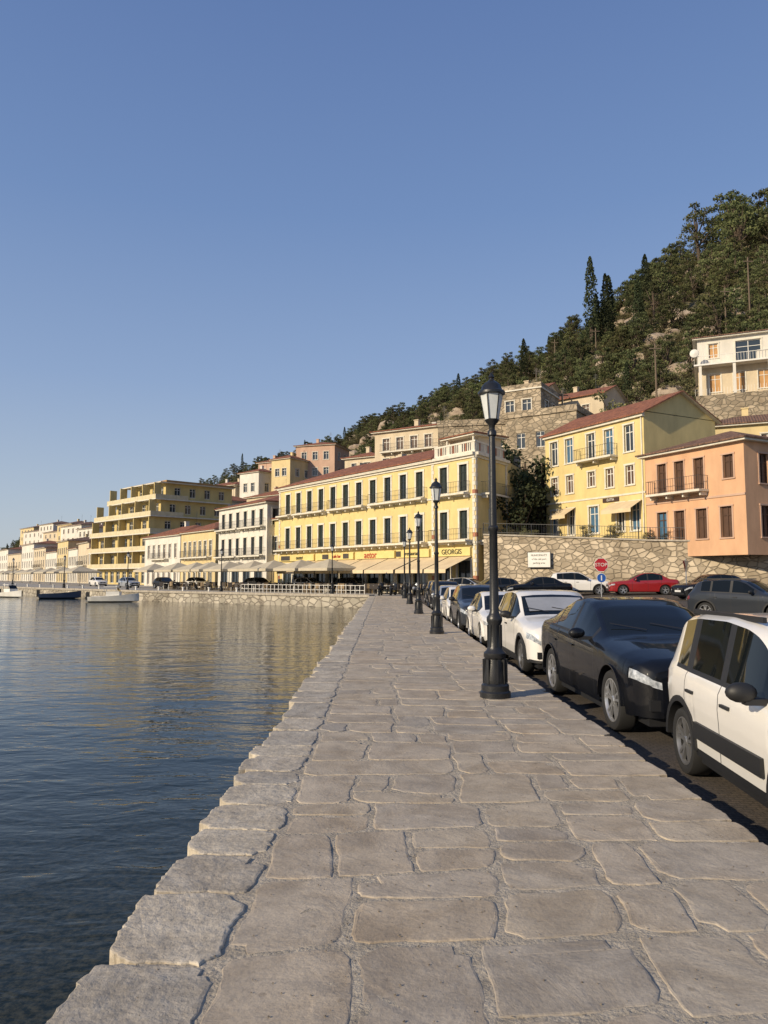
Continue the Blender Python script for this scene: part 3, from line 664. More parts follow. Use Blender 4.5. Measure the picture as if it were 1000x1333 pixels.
while y < 59.6:
    dr = R.uniform(1.1, 2.3); nl = y+dr+R.uniform(-.12, .12); nr = y+dr+R.uniform(-.12, .12)
    if y+dr > 58.6: nl = nr = 59.8; dr = 99
    bsp(((-.66, tl), (2.32, tr), (2.32, nr), (-.66, nl)), .03 if y < 9 else (.09 if y < 25 else .3))
    tl, tr = nl, nr; y += dr
y = -8.; xr0 = -.67
while y < 59.5:
    w = R.uniform(.36, 1.0); fine = .028 if y < 9 else (.08 if y < 25 else .3); k1, k2 = R.uniform(-.04, .04), R.uniform(-.04, .04)
    xl = -1.2+R.uniform(-.05, .04)
    slab(CV, CF, CT, ((xl, y+.02), (-.665, y-.01), (-.665, y+w-.01), (xl+R.uniform(-.03, .03), y+w+.02)), .32, fine, rnd=.035, gap=.009, z=.004, rough=.02); y += w
mesh_obj('stone_pavement', SV, SF, M_slab, tone=ST); mesh_obj('stone_edging', CV, CF, M_cope, tone=CT)
# grit and dry leaves gathered in the joints
gv = []; gf = []
for i in range(900):
    x = R.uniform(-1.0, 2.25); y = 2.2+R.random()**2*9; s = R.uniform(.002, .006); k = len(gv); a = R.uniform(0, 6.28)
    for j in range(5): gv.append((x+s*math.cos(a+j*1.257)*R.uniform(.7, 1.2), y+s*math.sin(a+j*1.257)*R.uniform(.7, 1.2), .0035))
    gv.append((x, y, .0035+s*.9))
    for j in range(5): gf.append((k+j, k+(j+1) % 5, k+5))
mesh_obj('pavement_grit', gv, gf, mat('grit', (.22, .18, .13), .95, (.08, .065, .05), scale=20))

# ------------------------------------------------------------------ water
def water():
    m = bpy.data.materials.new('harbour_water'); m.use_nodes = True; nt = m.node_tree; L = nt.links; b = nt.nodes['Principled BSDF']
    b.inputs['Roughness'].default_value = .045; b.inputs['IOR'].default_value = 1.333; b.inputs['Specular IOR Level'].default_value = .38
    b.inputs['Specular Tint'].default_value = (.93, 1, .95, 1)
    geo = N(nt, 'ShaderNodeNewGeometry')
    n0 = N(nt, 'ShaderNodeTexNoise'); n0.inputs['Scale'].default_value = 16; n0.inputs['Detail'].default_value = 7; n0.inputs['Roughness'].default_value = .7
    L.new(geo.outputs['Position'], n0.inputs['Vector'])
    rp = N(nt, 'ShaderNodeValToRGB'); rp.color_ramp.elements[0].position = .42; rp.color_ramp.elements[1].position = .72
    rp.color_ramp.elements[0].color = (.008, .012, .008, 1); rp.color_ramp.elements[1].color = (.085, .08, .048, 1)
    L.new(n0.outputs[0], rp.inputs[0])
    sp = N(nt, 'ShaderNodeSeparateXYZ'); L.new(geo.outputs['Position'], sp.inputs[0])
    mr = N(nt, 'ShaderNodeMapRange'); mr.inputs[1].default_value = 4; mr.inputs[2].default_value = 12; L.new(sp.outputs['Y'], mr.inputs[0])
    mx = N(nt, 'ShaderNodeMix', data_type='RGBA'); mx.inputs[7].default_value = (.006, .015, .014, 1)
    L.new(mr.outputs[0], mx.inputs[0]); L.new(rp.outputs[0], mx.inputs[6]); L.new(mx.outputs[2], b.inputs['Base Color'])
    prev = None
    for (sc, st, dist, str_, sx) in ((1.3, 3, .08, .5, (1, .5, 1)), (5.5, 3, .022, .5, (1, .55, 1)), (.22, 2, .2, .35, (1, .6, 1))):
        mp = N(nt, 'ShaderNodeMapping'); mp.inputs['Scale'].default_value = (sx[1], sx[0], 1); mp.inputs['Rotation'].default_value = (0, 0, .25); L.new(geo.outputs['Position'], mp.inputs[0])
        n1 = N(nt, 'ShaderNodeTexNoise'); n1.inputs['Scale'].default_value = sc; n1.inputs['Detail'].default_value = st; n1.inputs['Distortion'].default_value = .6
        L.new(mp.outputs[0], n1.inputs['Vector'])
        bp = N(nt, 'ShaderNodeBump'); bp.inputs['Strength'].default_value = str_; bp.inputs['Distance'].default_value = dist
        L.new(n1.outputs[0], bp.inputs['Height'])
        if prev: L.new(prev.outputs[0], bp.inputs['Normal'])
        prev = bp
    L.new(prev.outputs[0], b.inputs['Normal'])
    mesh_obj('water', [(-2500, -300, -1.0), (-1.0, -300, -1.0), (-1.0, 60.2, -1.0), (-2500, 2200, -1.0)], [(0, 1, 2, 3)], m)
water()

# ------------------------------------------------------------------ hill
cols = [((-420, 560, 0), (-420, 575, 1), (-500, 800, 10)), ((-170, 330, 0), (-175, 345, 1), (-290, 540, 18)), ((-85, 210, 0), (-90, 222, 1), (-190, 470, 31)),
        ((-38, 160, 0), (-40, 165, 2), (-110, 390, 41)), ((-12, 118, 0), (-12, 123, 2), (-62, 345, 50)), ((2, 94, 0), (2, 97, 2), (-18, 300, 54)),
        ((8, 82, 0), (8, 84, 3), (0, 280, 60)), ((8.9, 60.9, 4.7), (12.5, 75, 5.6), (26, 250, 64)), ((13.5, 57.7, 4.55), (18, 71, 5.4), (48, 230, 69)),
        ((19.5, 54.1, 4.1), (26, 66, 5.4), (63, 215, 76)), ((26, 50.1, 3.8), (32, 61, 5.), (81, 205, 87)), ((40, 43.1, 3.75), (44, 55, 5), (104, 200, 97)),
        ((62, 33.1, 3.75), (68, 48, 6), (170, 190, 125)), ((150, -5.9, 3.75), (155, 15, 6), (300, 150, 140))]
SUB = 8; grid = []
for c in range(len(cols)-1):
    for s in range(SUB if c < len(cols)-2 else SUB+1):
        t = s/SUB; l = []
        P = [Vector(cols[c][k]).lerp(Vector(cols[c+1][k]), t) for k in range(3)]
        l.append(P[0]); l.append(P[1])
        NV = 26
        for k in range(1, NV+1):
            w = k/NV; p = P[1].lerp(P[2], w)
            p.z = P[1].z+(P[2].z-P[1].z)*(w*.85+.15*w*w*(3-2*w)) + 3.2*nz(p.x*.035, p.y*.035, 1)*min(1, w*4)+1.4*nz(p.x*.12, p.y*.12, 5)*min(1, w*6)
            l.append(p)
        d = (P[2]-P[1]); d.z = 0; d.normalize()
        for k in (1, 2, 3): q = P[2]+d*40*k; q.z = P[2].z-8*k*k*.6; l.append(q)
        grid.append(l)
hv = [p for l in grid for p in l]; m_ = len(grid[0]); hf = []
for i in range(len(grid)-1):
    for j in range(m_-1): a = i*m_+j; hf.append((a, a+1, a+m_+1, a+m_))
mesh_obj('hill', hv, hf, M_hill, smooth=True)
def hill_pt(u, w):
    fu = u*(len(grid)-1.001); i = int(fu); fw = 1+w*26; j = int(fw); fu -= i; fw -= j; j = min(j, m_-2)
    a = grid[i][j].lerp(grid[i+1][j], fu); b = grid[i][j+1].lerp(grid[i+1][j+1], fu); return a.lerp(b, fw)

# ------------------------------------------------------------------ trees
def crown(kind, seed):
    r = random.Random(seed); V = []; F = []; T = []
    def leaf(p, s, t):
        n = Vector((r.gauss(0, 1), r.gauss(0, 1), r.gauss(0, 1)+.4)).normalized(); a = n.orthogonal().normalized(); a = (Matrix.Rotation(r.uniform(0, 6.28), 3, n) @ a); b = n.cross(a)
        k = len(V); s2 = s*r.uniform(.5, .9)
        V.extend([p-a*s, p-b*s2+n*s*.2, p+a*s, p+b*s2]); F.append((k, k+1, k+2, k+3)); T.append(max(0, min(1, t+r.uniform(-.2, .2))))
    def limb(p, q, r0, r1):
        d = (q-p).normalized(); a = d.orthogonal().normalized(); b = d.cross(a); k = len(V)
        for (c, rr) in ((p, r0), (q, r1)):
            for i in range(6): an = i*math.pi/3; V.append(c+a*rr*math.cos(an)+b*rr*math.sin(an))
        for i in range(6): F.append((k+i, k+(i+1) % 6, k+6+(i+1) % 6, k+6+i)); T.append(-1)
    if kind == 'cyp':
        limb(Vector((0, 0, 0)), Vector((0, 0, .3)), .03, .02)
        for i in range(1500):
            z = r.uniform(.03, 1); a = r.uniform(0, 6.28)
            rad = .085*math.sin(min(1, (z+.12)*1.3)*math.pi*.5)*(1-z)**.55*1.25*(1+.22*math.sin(a*3+z*14)); q = rad*(r.uniform(.6, 1.15))
            leaf(Vector((q*math.cos(a), q*math.sin(a), z)), .014, .3+.4*r.random())
    else:
        pine = kind == 'pine'; nl = r.randint(12, 17); tops = Vector((r.uniform(-.06, .06), r.uniform(-.06, .06), .55))
        limb(Vector((0, 0, -.1)), tops*.6, .035, .025); limb(tops*.6, tops*1.35, .025, .008)
        for i in range(nl):
            a = i*2.4+r.uniform(-.4, .4)
            if pine: z = .3+.65*i/nl; d = .30*(1.1-z)+.05; rr = .07+.08*(1.05-z)
            else: z = r.uniform(.28, .82); d = r.uniform(.1, .38); rr = r.uniform(.09, .15)
            c = Vector((d*math.cos(a), d*math.sin(a), z)); limb(tops*r.uniform(.4, .8), c, .014, .005); tb = r.uniform(.25, .65)
            for k in range(105):
                n = Vector((r.gauss(0, 1), r.gauss(0, 1), r.gauss(0, 1)*.8)).normalized(); q = rr*r.uniform(.5, 1.2)
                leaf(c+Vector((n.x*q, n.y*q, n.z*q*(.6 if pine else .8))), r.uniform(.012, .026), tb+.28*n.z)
    return V, F, T
def proto(kind, seed, m):
    V, F, T = crown(kind, seed); me = bpy.data.meshes.new('crown_'+kind); me.from_pydata([tuple(v) for v in V], [], F)
    me.materials.append(m); me.materials.append(M_bark); me.polygons.foreach_set('material_index', [1 if t < 0 else 0 for t in T])
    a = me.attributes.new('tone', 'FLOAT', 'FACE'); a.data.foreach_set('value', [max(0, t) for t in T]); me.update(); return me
OL = [proto('olive', i, M_leaf) for i in range(5)]; PN = [proto('pine', 20+i, M_pine) for i in range(4)]; CY = [proto('cyp', 40+i, M_cyp) for i in range(2)]
DK = [proto('olive', 60+i, M_cyp) for i in range(2)]
tc = bpy.data.collections.new('hillside_trees')
houses = [(4, 93, 7), (17, 90, 6), (11, 87, 7), (18, 82, 7), (26, 101, 7), (19, 97, 5), (-15, 165, 9), (-24, 160, 9), (41, 81, 9), (38, 67, 9), (18, 63, 9), (24, 53, 8), (8, 106, 5), (-3, 111, 5), (-36, 155, 10), (-42, 188, 8)]
cnt = 0
def inst(col, me, p, s, sz=None):
    o = bpy.data.objects.new('tree', me); o.location = p; o.rotation_euler = (R.uniform(-.08, .08), R.uniform(-.08, .08), R.uniform(0, 6.28)); o.scale = (s, s, sz or s); col.objects.link(o)
while cnt < 3600:
    u = R.uniform(.09, .93); w = R.random()**.85
    p = hill_pt(u, w*1.06 if w < .93 else w)
    if p.y < 62 or abs(p.x) > .62*p.y+15:
        if R.random() < .9: continue
    if any((p.x-h[0])**2+(p.y-h[1])**2 < h[2]**2 for h in houses): continue
    low = w < .2
    dens = nz(p.x*.045, p.y*.045, 8)+.5*nz(p.x*.12, p.y*.12, 2)
    if dens < -.12 and R.random() < .88: continue
    if low and R.random() < .45: continue
    pine = R.random() < (.4 if dens > .12 else .12)
    if pine: s = R.uniform(4.5, 9)*(.55 if low else 1)*(1.1 if p.x > 55 else .85); inst(tc, R.choice(PN), p, s, s*1.05)
    elif R.random() < .012 and not low: inst(tc, R.choice(CY), p, 9, R.uniform(7, 11))
    else: s = R.uniform(2.2, 5.6)*(.65 if low else 1); inst(tc, R.choice(OL), p-Vector((0, 0, s*.12)), s, s*.8)
    cnt += 1
e = empty('hillside_trees'); e.instance_type = 'COLLECTION'; e.instance_collection = tc
RV = []; RFc = []
for i in range(330):
    p = hill_pt(R.uniform(.3, .9), R.uniform(.2, 1.0)); s = R.uniform(1, 3.4); k = len(RV)
    for j in range(5):
        for q in range(8):
            a = q*math.pi/4; rr = s*math.sin(math.pi*(j+.6)/6)*(1+.5*nz(p.x+q*1.3, p.y+j*2.1, i)); RV.append((p.x+rr*math.cos(a), p.y+rr*math.sin(a), p.z+s*.7*math.cos(math.pi*(j+.3)/5)*(1+.4*nz(q, j, i))))
    for j in range(4):
        for q in range(8): RFc.append((k+j*8+q, k+j*8+(q+1) % 8, k+j*8+8+(q+1) % 8, k+j*8+8+q))
    RFc.append(tuple(k+q for q in range(8)))
mesh_obj('rock_outcrops', RV, RFc, mat('limestone', (.42, .34, .25), .95, (.25, .19, .14), scale=.5, bump=.8, bscale=2, bdist=.3))
def tree(name, me, p, s, sz):
    o = bpy.data.objects.new(name, me); o.location = p; o.scale = (s, s, sz); o.rotation_euler = (0, 0, R.uniform(0, 6)); COL.objects.link(o)
def on_hill(x, y):
    best = min(hv, key=lambda q: (q.x-x)**2+(q.y-y)**2); return best.z
for (x, y, h, wd) in ((45.5, 158, 22, 20), (47.5, 161, 15, 17), (49, 159, 18, 17), (34, 176, 12, 13), (51, 163, 17, 18), (21, 205, 10, 12), (53, 150, 15, 15), (62, 170, 15, 16), (50, 140, 11, 12)): tree('cypress_tree', R.choice(CY), (x, y, on_hill(x, y)-.5), wd, h)
for (x, y, s) in ((84, 190, 15), (92, 191, 16), (97, 192, 13), (78, 195, 11), (73, 197, 10), (89, 180, 15), (99, 184, 15), (68, 200, 9), (94, 170, 15), (86, 172, 13)): tree('pine_tree', R.choice(PN), (x, y, on_hill(x, y)-1), s, s*1.1)
for (x, y, s) in ((12.4, 68.5, 10), (11.9, 66.2, 8), (13.2, 72, 11), (13.9, 76, 12), (14.6, 70, 9)): tree('dark_garden_tree', R.choice(DK), (x, y, on_hill(x, y)-1), s, s)
for (x, y, s) in ((31, 96, 9), (33.5, 92, 8), (27, 80, 8), (29, 79, 7), (31.5, 80, 8), (25.5, 84, 7), (-20, 140, 9), (-13, 132, 8), (-8, 120, 8), (36, 58, 5), (-27, 140, 8), (-44, 152, 9), (-4, 118, 9), (34, 78, 7)): tree('olive_tree', R.choice(OL), (x, y, on_hill(x, y)-.8), s, s)
for (x, y, s) in ((28.5, 51.5, 4), (27, 52, 3)): tree('terrace_tree', R.choice(DK), (x, y, 3.7), s, s)
for i in range(14):
    t = R.random(); x = 10+14*t; tree('terrace_shrub', R.choice(OL), (x, 60.4-8.6*t+R.uniform(.5, 1.5), 4.2-.6*t+.1), R.uniform(1., 1.9), R.uniform(1., 1.9))

# ------------------------------------------------------------------ street lamps
lampP = [(0, .205), (.07, .205), (.09, .185), (.16, .185), (.19, .155), (.24, .16), (.42, .135), (.5, .125), (.53, .15), (.58, .15), (.62, .11), (.66, .095), (.95, .085), (1.0, .105), (1.05, .105), (1.09, .075),
         (1.13, .062), (2.2, .055), (2.22, .07), (2.26, .07), (2.28, .052), (3.5, .042), (3.52, .062), (3.57, .062), (3.6, .04), (3.66, .045), (3.7, .085), (3.73, .1)]
def lamp(x, y, z=0.):
    e = empty('street_lamp', (x, y, z)); g = Geo()
    g.lathe('post', M_iron, lampP, 16)
    for i in range(8):
        a = i*math.pi/4; d = (math.cos(a), math.sin(a)); n = (-d[1], d[0])
        g.box('base_ribs', M_iron, ((0, 0), d, n), .08, .165, -.018, .018, .19, .5)
        g.box('base_ribs', M_iron, ((0, 0), d, n), .05, .1, -.01, .01, .66, .95)
    g.lathe('lantern_glass', M_lampglass, [(3.74, .095), (4.08, .155)], 6)
    for i in range(6):
        a = i*math.pi/3; c, s = math.cos(a), math.sin(a); k = Vector((-s, c))*.009
        p0 = Vector((c*.1, s*.1)); p1 = Vector((c*.162, s*.162))
        g.poly('lantern_frame', M_iron, [(p0.x-k.x, p0.y-k.y, 3.73), (p0.x+k.x, p0.y+k.y, 3.73), (p1.x+k.x, p1.y+k.y, 4.09), (p1.x-k.x, p1.y-k.y, 4.09)])
    g.lathe('lantern_cap', M_iron, [(4.08, .16), (4.09, .19), (4.12, .19), (4.15, .15), (4.21, .13), (4.25, .09), (4.27, .06), (4.29, .035), (4.31, .03), (4.33, .045), (4.35, .03), (4.4, .006)], 12)
    g.build(e, smooth=('post', 'lantern_cap'))
for k in range(5): lamp(1.48, 10.0+k*10.9)
for (x, y) in ((-4.4, 63), (-16, 73), (-29, 84), (-42, 97.5), (-56, 112), (-68, 128), (-84, 148)): lamp(x, y)

# ------------------------------------------------------------------ cars
def interp(t, s):
    if s <= t[0][0]: return t[0][1]
    for (a, b) in zip(t[:-1], t[1:]):
        if s <= b[0]: return a[1]+(b[1]-a[1])*(s-a[0])/(b[0]-a[0]+1e-9)
    return t[-1][1]
SPEC = {
 'city': dict(L=3.7, W=1.66, H=1.55, wb=2.3, fo=.72, r=.315, sill=.27, rw=.77,
    top=[(0, .78), (.05, .88), (.2, .97), (.75, 1.05), (.92, 1.09), (1.40, 1.44), (1.55, 1.50), (1.75, 1.535), (2.2, 1.56), (2.9, 1.55), (3.25, 1.52), (3.42, 1.46), (3.52, 1.36), (3.6, 1.2), (3.66, 1.05), (3.7, .92)],
    belt=[(0, .70), (.05, .8), (.2, .88), (.9, .95), (3.2, 1.0), (3.5, 1.02), (3.62, .98), (3.7, .86)], win=[(1.2, 1.98), (2.1, 2.78), (2.95, 3.25)], ws=(.93, 1.45), rg=(3.4, 3.6), doors=[1.08, 2.04, 2.88], clad=True),
 'coupe_suv': dict(L=4.73, W=1.9, H=1.6, wb=2.87, fo=.86, r=.37, sill=.28, rw=.69,
    top=[(0, .80), (.03, .88), (.08, .93), (.15, .965), (.6, 1.04), (1.3, 1.11), (1.42, 1.13), (1.8, 1.34), (2.1, 1.48), (2.4, 1.56), (2.8, 1.59), (3.2, 1.565), (3.6, 1.48), (4.0, 1.35), (4.45, 1.2), (4.62, 1.15), (4.7, 1.0), (4.73, .9)],
    belt=[(0, .74), (.04, .81), (.15, .87), (.6, .94), (1.4, 1.02), (3.6, 1.1), (4.4, 1.13), (4.65, 1.05), (4.73, .85)], win=[(1.75, 2.62), (2.72, 3.5), (3.56, 3.85)], ws=(1.43, 2.15), rg=(3.4, 4.45), doors=[1.5, 2.66, 3.6], clad=False),
 'suv': dict(L=4.3, W=1.82, H=1.6, wb=2.65, fo=.82, r=.345, sill=.28, rw=.74,
    top=[(0, .78), (.04, .88), (.15, .97), (.6, 1.04), (1.15, 1.1), (1.28, 1.13), (1.9, 1.5), (2.2, 1.585), (2.7, 1.6), (3.6, 1.56), (3.9, 1.48), (4.15, 1.15), (4.25, 1.0), (4.3, .9)],
    belt=[(0, .72), (.04, .8), (.15, .88), (.6, .94), (1.3, 1.02), (3.8, 1.1), (4.2, 1.0), (4.3, .85)], win=[(1.6, 2.4), (2.5, 3.2), (3.28, 3.65)], ws=(1.28, 1.95), rg=(3.92, 4.12), doors=[1.4, 2.45, 3.24], clad=True),
 'hatch': dict(L=4.15, W=1.76, H=1.46, wb=2.58, fo=.84, r=.315, sill=.22, rw=.72,
    top=[(0, .65), (.04, .74), (.15, .83), (.6, .92), (1.1, .98), (1.2, 1.0), (1.85, 1.36), (2.2, 1.45), (2.6, 1.46), (3.4, 1.41), (3.75, 1.3), (4.0, 1.02), (4.1, .9), (4.15, .8)],
    belt=[(0, .6), (.04, .68), (.15, .76), (.6, .83), (1.2, .9), (3.6, .98), (4.05, .92), (4.15, .75)], win=[(1.55, 2.35), (2.44, 3.1), (3.18, 3.5)], ws=(1.2, 1.9), rg=(3.6, 3.98), doors=[1.35, 2.4, 3.14], clad=False),
 'sedan': dict(L=4.5, W=1.78, H=1.45, wb=2.65, fo=.88, r=.315, sill=.22, rw=.70,
    top=[(0, .65), (.04, .74), (.15, .83), (.6, .92), (1.2, .98), (1.3, 1.0), (1.95, 1.35), (2.3, 1.44), (2.8, 1.45), (3.3, 1.38), (3.9, 1.06), (4.35, 1.02), (4.46, .9), (4.5, .75)],
    belt=[(0, .6), (.04, .68), (.15, .76), (.6, .83), (1.3, .9), (3.9, .98), (4.4, .95), (4.5, .7)], win=[(1.65, 2.4), (2.49, 3.2), (3.25, 3.4)], ws=(1.3, 2.0), rg=(3.3, 3.88), doors=[1.45, 2.45, 3.3], clad=False)}
def smooth_interp(t, s, h=.05):
    return (interp(t, s-h)+2*interp(t, s)+interp(t, s+h))/4 if s > .2 else interp(t, s)
def car(name, spec, front, rear, z, pm, rim=M_rim, rails=False, shade=False):
    S = SPEC[spec]; L, W, H, hw = S['L'], S['W'], S['H'], S['W']/2
    d = Vector((rear[0]-front[0], rear[1]-front[1])); rz = math.atan2(d.y, d.x)
    e = empty(name, (front[0], front[1], z), rz)
    r = S['r']; Ra = r+.06; cs = (S['fo'], S['fo']+S['wb'])
    plan = [(0, .66), (.02, .76), (.06, .83), (.12, .885), (.2, .925), (.35, .96), (.6, .985), (1.0, 1.0), (L-.9, 1.0), (L-.4, .975), (L-.2, .945), (L-.1, .91), (L-.04, .86), (L, .78)]
    st = set([0, .01, .02, .04, .06, .09, .12, .16, .2, L, L-.015, L-.04, L-.08, L-.14]); k = 0
    while k < L: st.add(round(k, 3)); k += .06
    for c in cs:
        for j in range(-10, 11): st.add(round(c+Ra*math.sin(j*math.pi/20), 4))
    for x in S['doors']: st.update([x-.007, x+.007])
    for a, b in S['win']: st.update([a, b])
    for a in (*S['ws'], *S['rg'], .4): st.add(a)
    st = sorted(x for x in st if 0 <= x <= L)
    st = [x for i, x in enumerate(st) if i == 0 or x-st[i-1] > .0035]
    def bot(s):
        z_ = S['sill']
        if s < .3: z_ = S['sill']+.02
        for c in cs:
            if abs(s-c) < Ra: z_ = max(z_, r+math.sqrt(max(0, Ra*Ra-(s-c)**2)))
        return z_
    V = []; F = []; MI = []
    K = 12
    for s in st:
        pf = interp(plan, s); w = hw*pf; b = smooth_interp(S['belt'], s); t = max(smooth_interp(S['top'], s), b+.02); z0 = min(bot(s), b-.03)
        rr = max(0, min(1, (t-b)/(H-b-.03)-.12)/.88) if t-b > .1 else 0
        ring = []
        yf = [(.2, .95), (.3, .975), (.44, .985), (.56, .978), (.66, .99), (.76, 1.0), (b-.07, .985), (b-.02, .965), (b, .945)]
        for q in (0, .1, .32, .55, .72, .9, 1):
            zz = z0+(b-z0)*q; ring.append((w*interp(yf, zz), zz))
        th = t-b
        ring.append((w*.925, b+.012+.05*th))
        rw = S['rw']
        ring.append((w*(.84+(rw+.02-.84)*rr), b+th*(.45+.42*rr)))
        ring.append((w*(.78+(rw-.05-.78)*rr), b+th*(.68+.27*rr)))
        ring.append((w*.42, b+th*(.93+.055*rr))); ring.append((0, t))
        V.extend([(s, y, z_) for y, z_ in ring]); V.extend([(s, -y, z_) for y, z_ in ring[-2::-1]])
    n = 2*K-1
    def fm(s, k):
        k = k if k < K-1 else 2*K-3-k
        if s < (.30 if spec == 'coupe_suv' else .36) and k == 4: return 3
        if s > L-.2 and k == 4: return 4
        if s < .35 and k == 3 and spec == 'city': return 3
        dl = any(abs(s-x) < .006 for x in S['doors'])
        if dl and 1 <= k < 6: return 2
        if S['clad'] and k == 0: return 2
        if k == 7 and any(a <= s <= b for a, b in S['win']): return 1
        if k == 7 and S['win'][0][0]-.1 < s < S['win'][-1][1]: return 2
        if k == 7 and S['ws'][0]+.25 < s < S['win'][0][0]-.02: return 1
        if k >= 9 and (S['ws'][0] <= s <= S['ws'][1] or S['rg'][0] <= s <= S['rg'][1]): return 1
        if k == 6 and S['win'][0][0] < s < S['win'][-1][1]: return 2
        return 0
    for i in range(len(st)-1):
        sc = (st[i]+st[i+1])/2
        for k in range(n-1):
            a = i*n+k; F.append((a, a+1, a+n+1, a+n)); MI.append(fm(sc, k))
    F.append(tuple(range(n))); MI.append(0); F.append(tuple((len(st)-1)*n+i for i in range(n))); MI.append(0)
    mesh_obj('body', V, F, [pm, M_carglass, M_black, M_light, M_tail], midx=MI, parent=e, smooth=True, sharp=.6)
    g = Geo(); ff = WF
    g.box('underbody', M_black, ff, .15, L-.15, -hw+.26, hw-.26, .17, .75); g.box('underbody', M_black, ff, cs[0]+Ra, cs[1]-Ra, -hw+.07, hw-.07, .2, S['sill']+.05)
    g.box('underbody', M_black, ff, .08, cs[0]-Ra-.02, -hw+.2, hw-.2, .2, .5); g.box('underbody', M_black, ff, cs[1]+Ra+.02, L-.08, -hw+.2, hw-.2, .22, .5)
    for c in cs:
        for sg in (1, -1):
            v, f, _ = g.part('arch_trim' if S['clad'] else 'arch_lip', M_black if S['clad'] else pm); k0 = len(v); w_ = .055 if S['clad'] else .018
            for j in range(17):
                a = math.pi*j/16; cx, cz = c+math.cos(a)*Ra, r+math.sin(a)*Ra; ox, oz = c+math.cos(a)*(Ra+w_), r+math.sin(a)*(Ra+w_)
                yo = sg*(hw*interp(plan, c)+.012)
                v.extend([(cx, yo-sg*.12, cz), (cx, yo, cz), (ox, yo, oz), (ox, yo-sg*.06, oz)])
            for j in range(16):
                for q in range(3): f.append((k0+j*4+q, k0+j*4+q+1, k0+j*4+5+q, k0+j*4+4+q))
    for c in cs:
        for sg in (1, -1):
            y0 = sg*(hw-.235); y1 = sg*(hw-.02)
            g.lathe('tyres', M_tyre, [(y0, r*.7), (y0, r*.93), (y0+sg*.03, r), (y1-sg*.04, r), (y1-sg*.008, r*.955), (y1, r*.9), (y1-sg*.003, r*.8), (y1-sg*.012, r*.73), (y1-sg*.04, r*.70)], 32, cx=c, cy=r, axis='y', caps=False)
            g.lathe('rim_rings', rim, [(y1-sg*.05, r*.645), (y1-sg*.03, r*.66), (y1-sg*.012, r*.68), (y1-sg*.012, r*.715), (y1-sg*.03, r*.72)], 32, cx=c, cy=r, axis='y', caps=False)
            g.lathe('wheel_backs', M_black, [(y1-sg*.14, r*.66), (y1-sg*.13, r*.66)], 20, cx=c, cy=r, axis='y')
            g.lathe('wheel_barrels', M_black, [(y1-sg*.14, r*.64), (y1-sg*.05, r*.66)], 24, cx=c, cy=r, axis='y', caps=False)
            g.lathe('hubs', rim, [(y1-sg*.1, r*.17), (y1-sg*.035, r*.17), (y1-sg*.022, r*.12)], 12, cx=c, cy=r, axis='y')
            v, f, _ = g.part('spokes', rim)
            for j in range(5):
                a0 = 2*math.pi*j/5+.3
                for da in (-.2, .2):
                    k0 = len(v)
                    for (rad, wd, yy, dd) in ((r*.12, .018, y1-sg*.03, da*.5), (r*.68, .013, y1-sg*.018, da)):
                        ca, sa = math.cos(a0+dd), math.sin(a0+dd); tx, tz = -sa, ca
                        for (sd, dy) in ((-1, 0), (1, 0), (1, -.03*sg), (-1, -.03*sg)): v.append((c+ca*rad+tx*wd*sd, yy+dy, r+sa*rad+tz*wd*sd))
                    for q in range(4): f.append((k0+q, k0+(q+1) % 4, k0+4+(q+1) % 4, k0+4+q))
    zb = interp(S['belt'], .15)
    for sg in (1, -1):
        mx_ = S['win'][0][0]+.02; bz = interp(S['belt'], mx_)
        g.ell('mirrors', M_black if S['clad'] else pm, (mx_, sg*(hw+.12), bz+.09), (.065, .115, .075)); g.box('mirror_arms', M_black, ff, mx_-.03, mx_+.05, min(sg*(hw-.12), sg*(hw+.1)), max(sg*(hw-.12), sg*(hw+.1)), bz+.0, bz+.045)
        for x in S['doors'][1:]:
            a, b = sorted((sg*(hw*.965), sg*(hw*.985+.03))); g.box('door_handles', pm if not S['clad'] else M_black, ff, x-.26, x-.09, a, b, bz-.14, bz-.115)
        if rails:
            yy = sg*hw*(S['rw']-.08); g.box('roof_rails', M_black, ff, S['ws'][1]+.2, S['rg'][0]-.15, yy-.016, yy+.016, H-.025, H+.02)
        if spec == 'city':
            a, b = sorted((sg*(hw*.97), sg*(hw+.018))); g.box('side_mouldings', M_black, ff, cs[0]+Ra+.1, cs[1]-Ra-.06, a, b, .44, .58)
            g.box('side_mouldings', M_black, ff, cs[0]+Ra+.1, cs[0]+Ra+.55, a, b, .58, .66) if False else None
        a, b = sorted((sg*hw*.5, sg*hw*.8)); g.box('bumper_vents', M_black, ff, .005, .1, a, b, .38, .5)
    g.box('grille', M_black, ff, -.012, .06, -hw*.46, hw*.46, zb-.27, zb-.09); g.box('lower_intake', M_black, ff, -.02, .06, -hw*.6, hw*.6, .27, .38)
    g.box('number_plate', M_plate, ff, -.035, -.02, -.26, .26, .42, .53); g.box('badge', M_rim, ff, -.02, -.012, -.05, .05, zb-.21, zb-.13)
    if spec == 'coupe_suv':
        for j in range(4): g.box('grille_bars', M_rim, ff, -.018, -.011, -hw*.42, hw*.42, zb-.25+j*.04, zb-.243+j*.04)
        for sg in (1, -1):
            a, b = sorted((sg*(hw*.90), sg*(hw*.955+.01)))
            g.box('sill_trim', M_rim, ff, cs[0]+Ra+.05, cs[1]-Ra-.05, a, b, .30, .325)
    ws = S['ws']
    for yy in (-.35, .2):
        s0 = ws[0]+.06; t0 = interp(S['top'], s0); s1 = ws[0]+.2; t1 = interp(S['top'], s1)
        v, f, _ = g.part('wipers', M_black); k0 = len(v); v.extend([(s0, yy, t0+.01), (s0+.02, yy, t0+.025), (s1+.02, yy+.45, t1+.025), (s1, yy+.45, t1+.01)]); f.append((k0, k0+1, k0+2, k0+3))
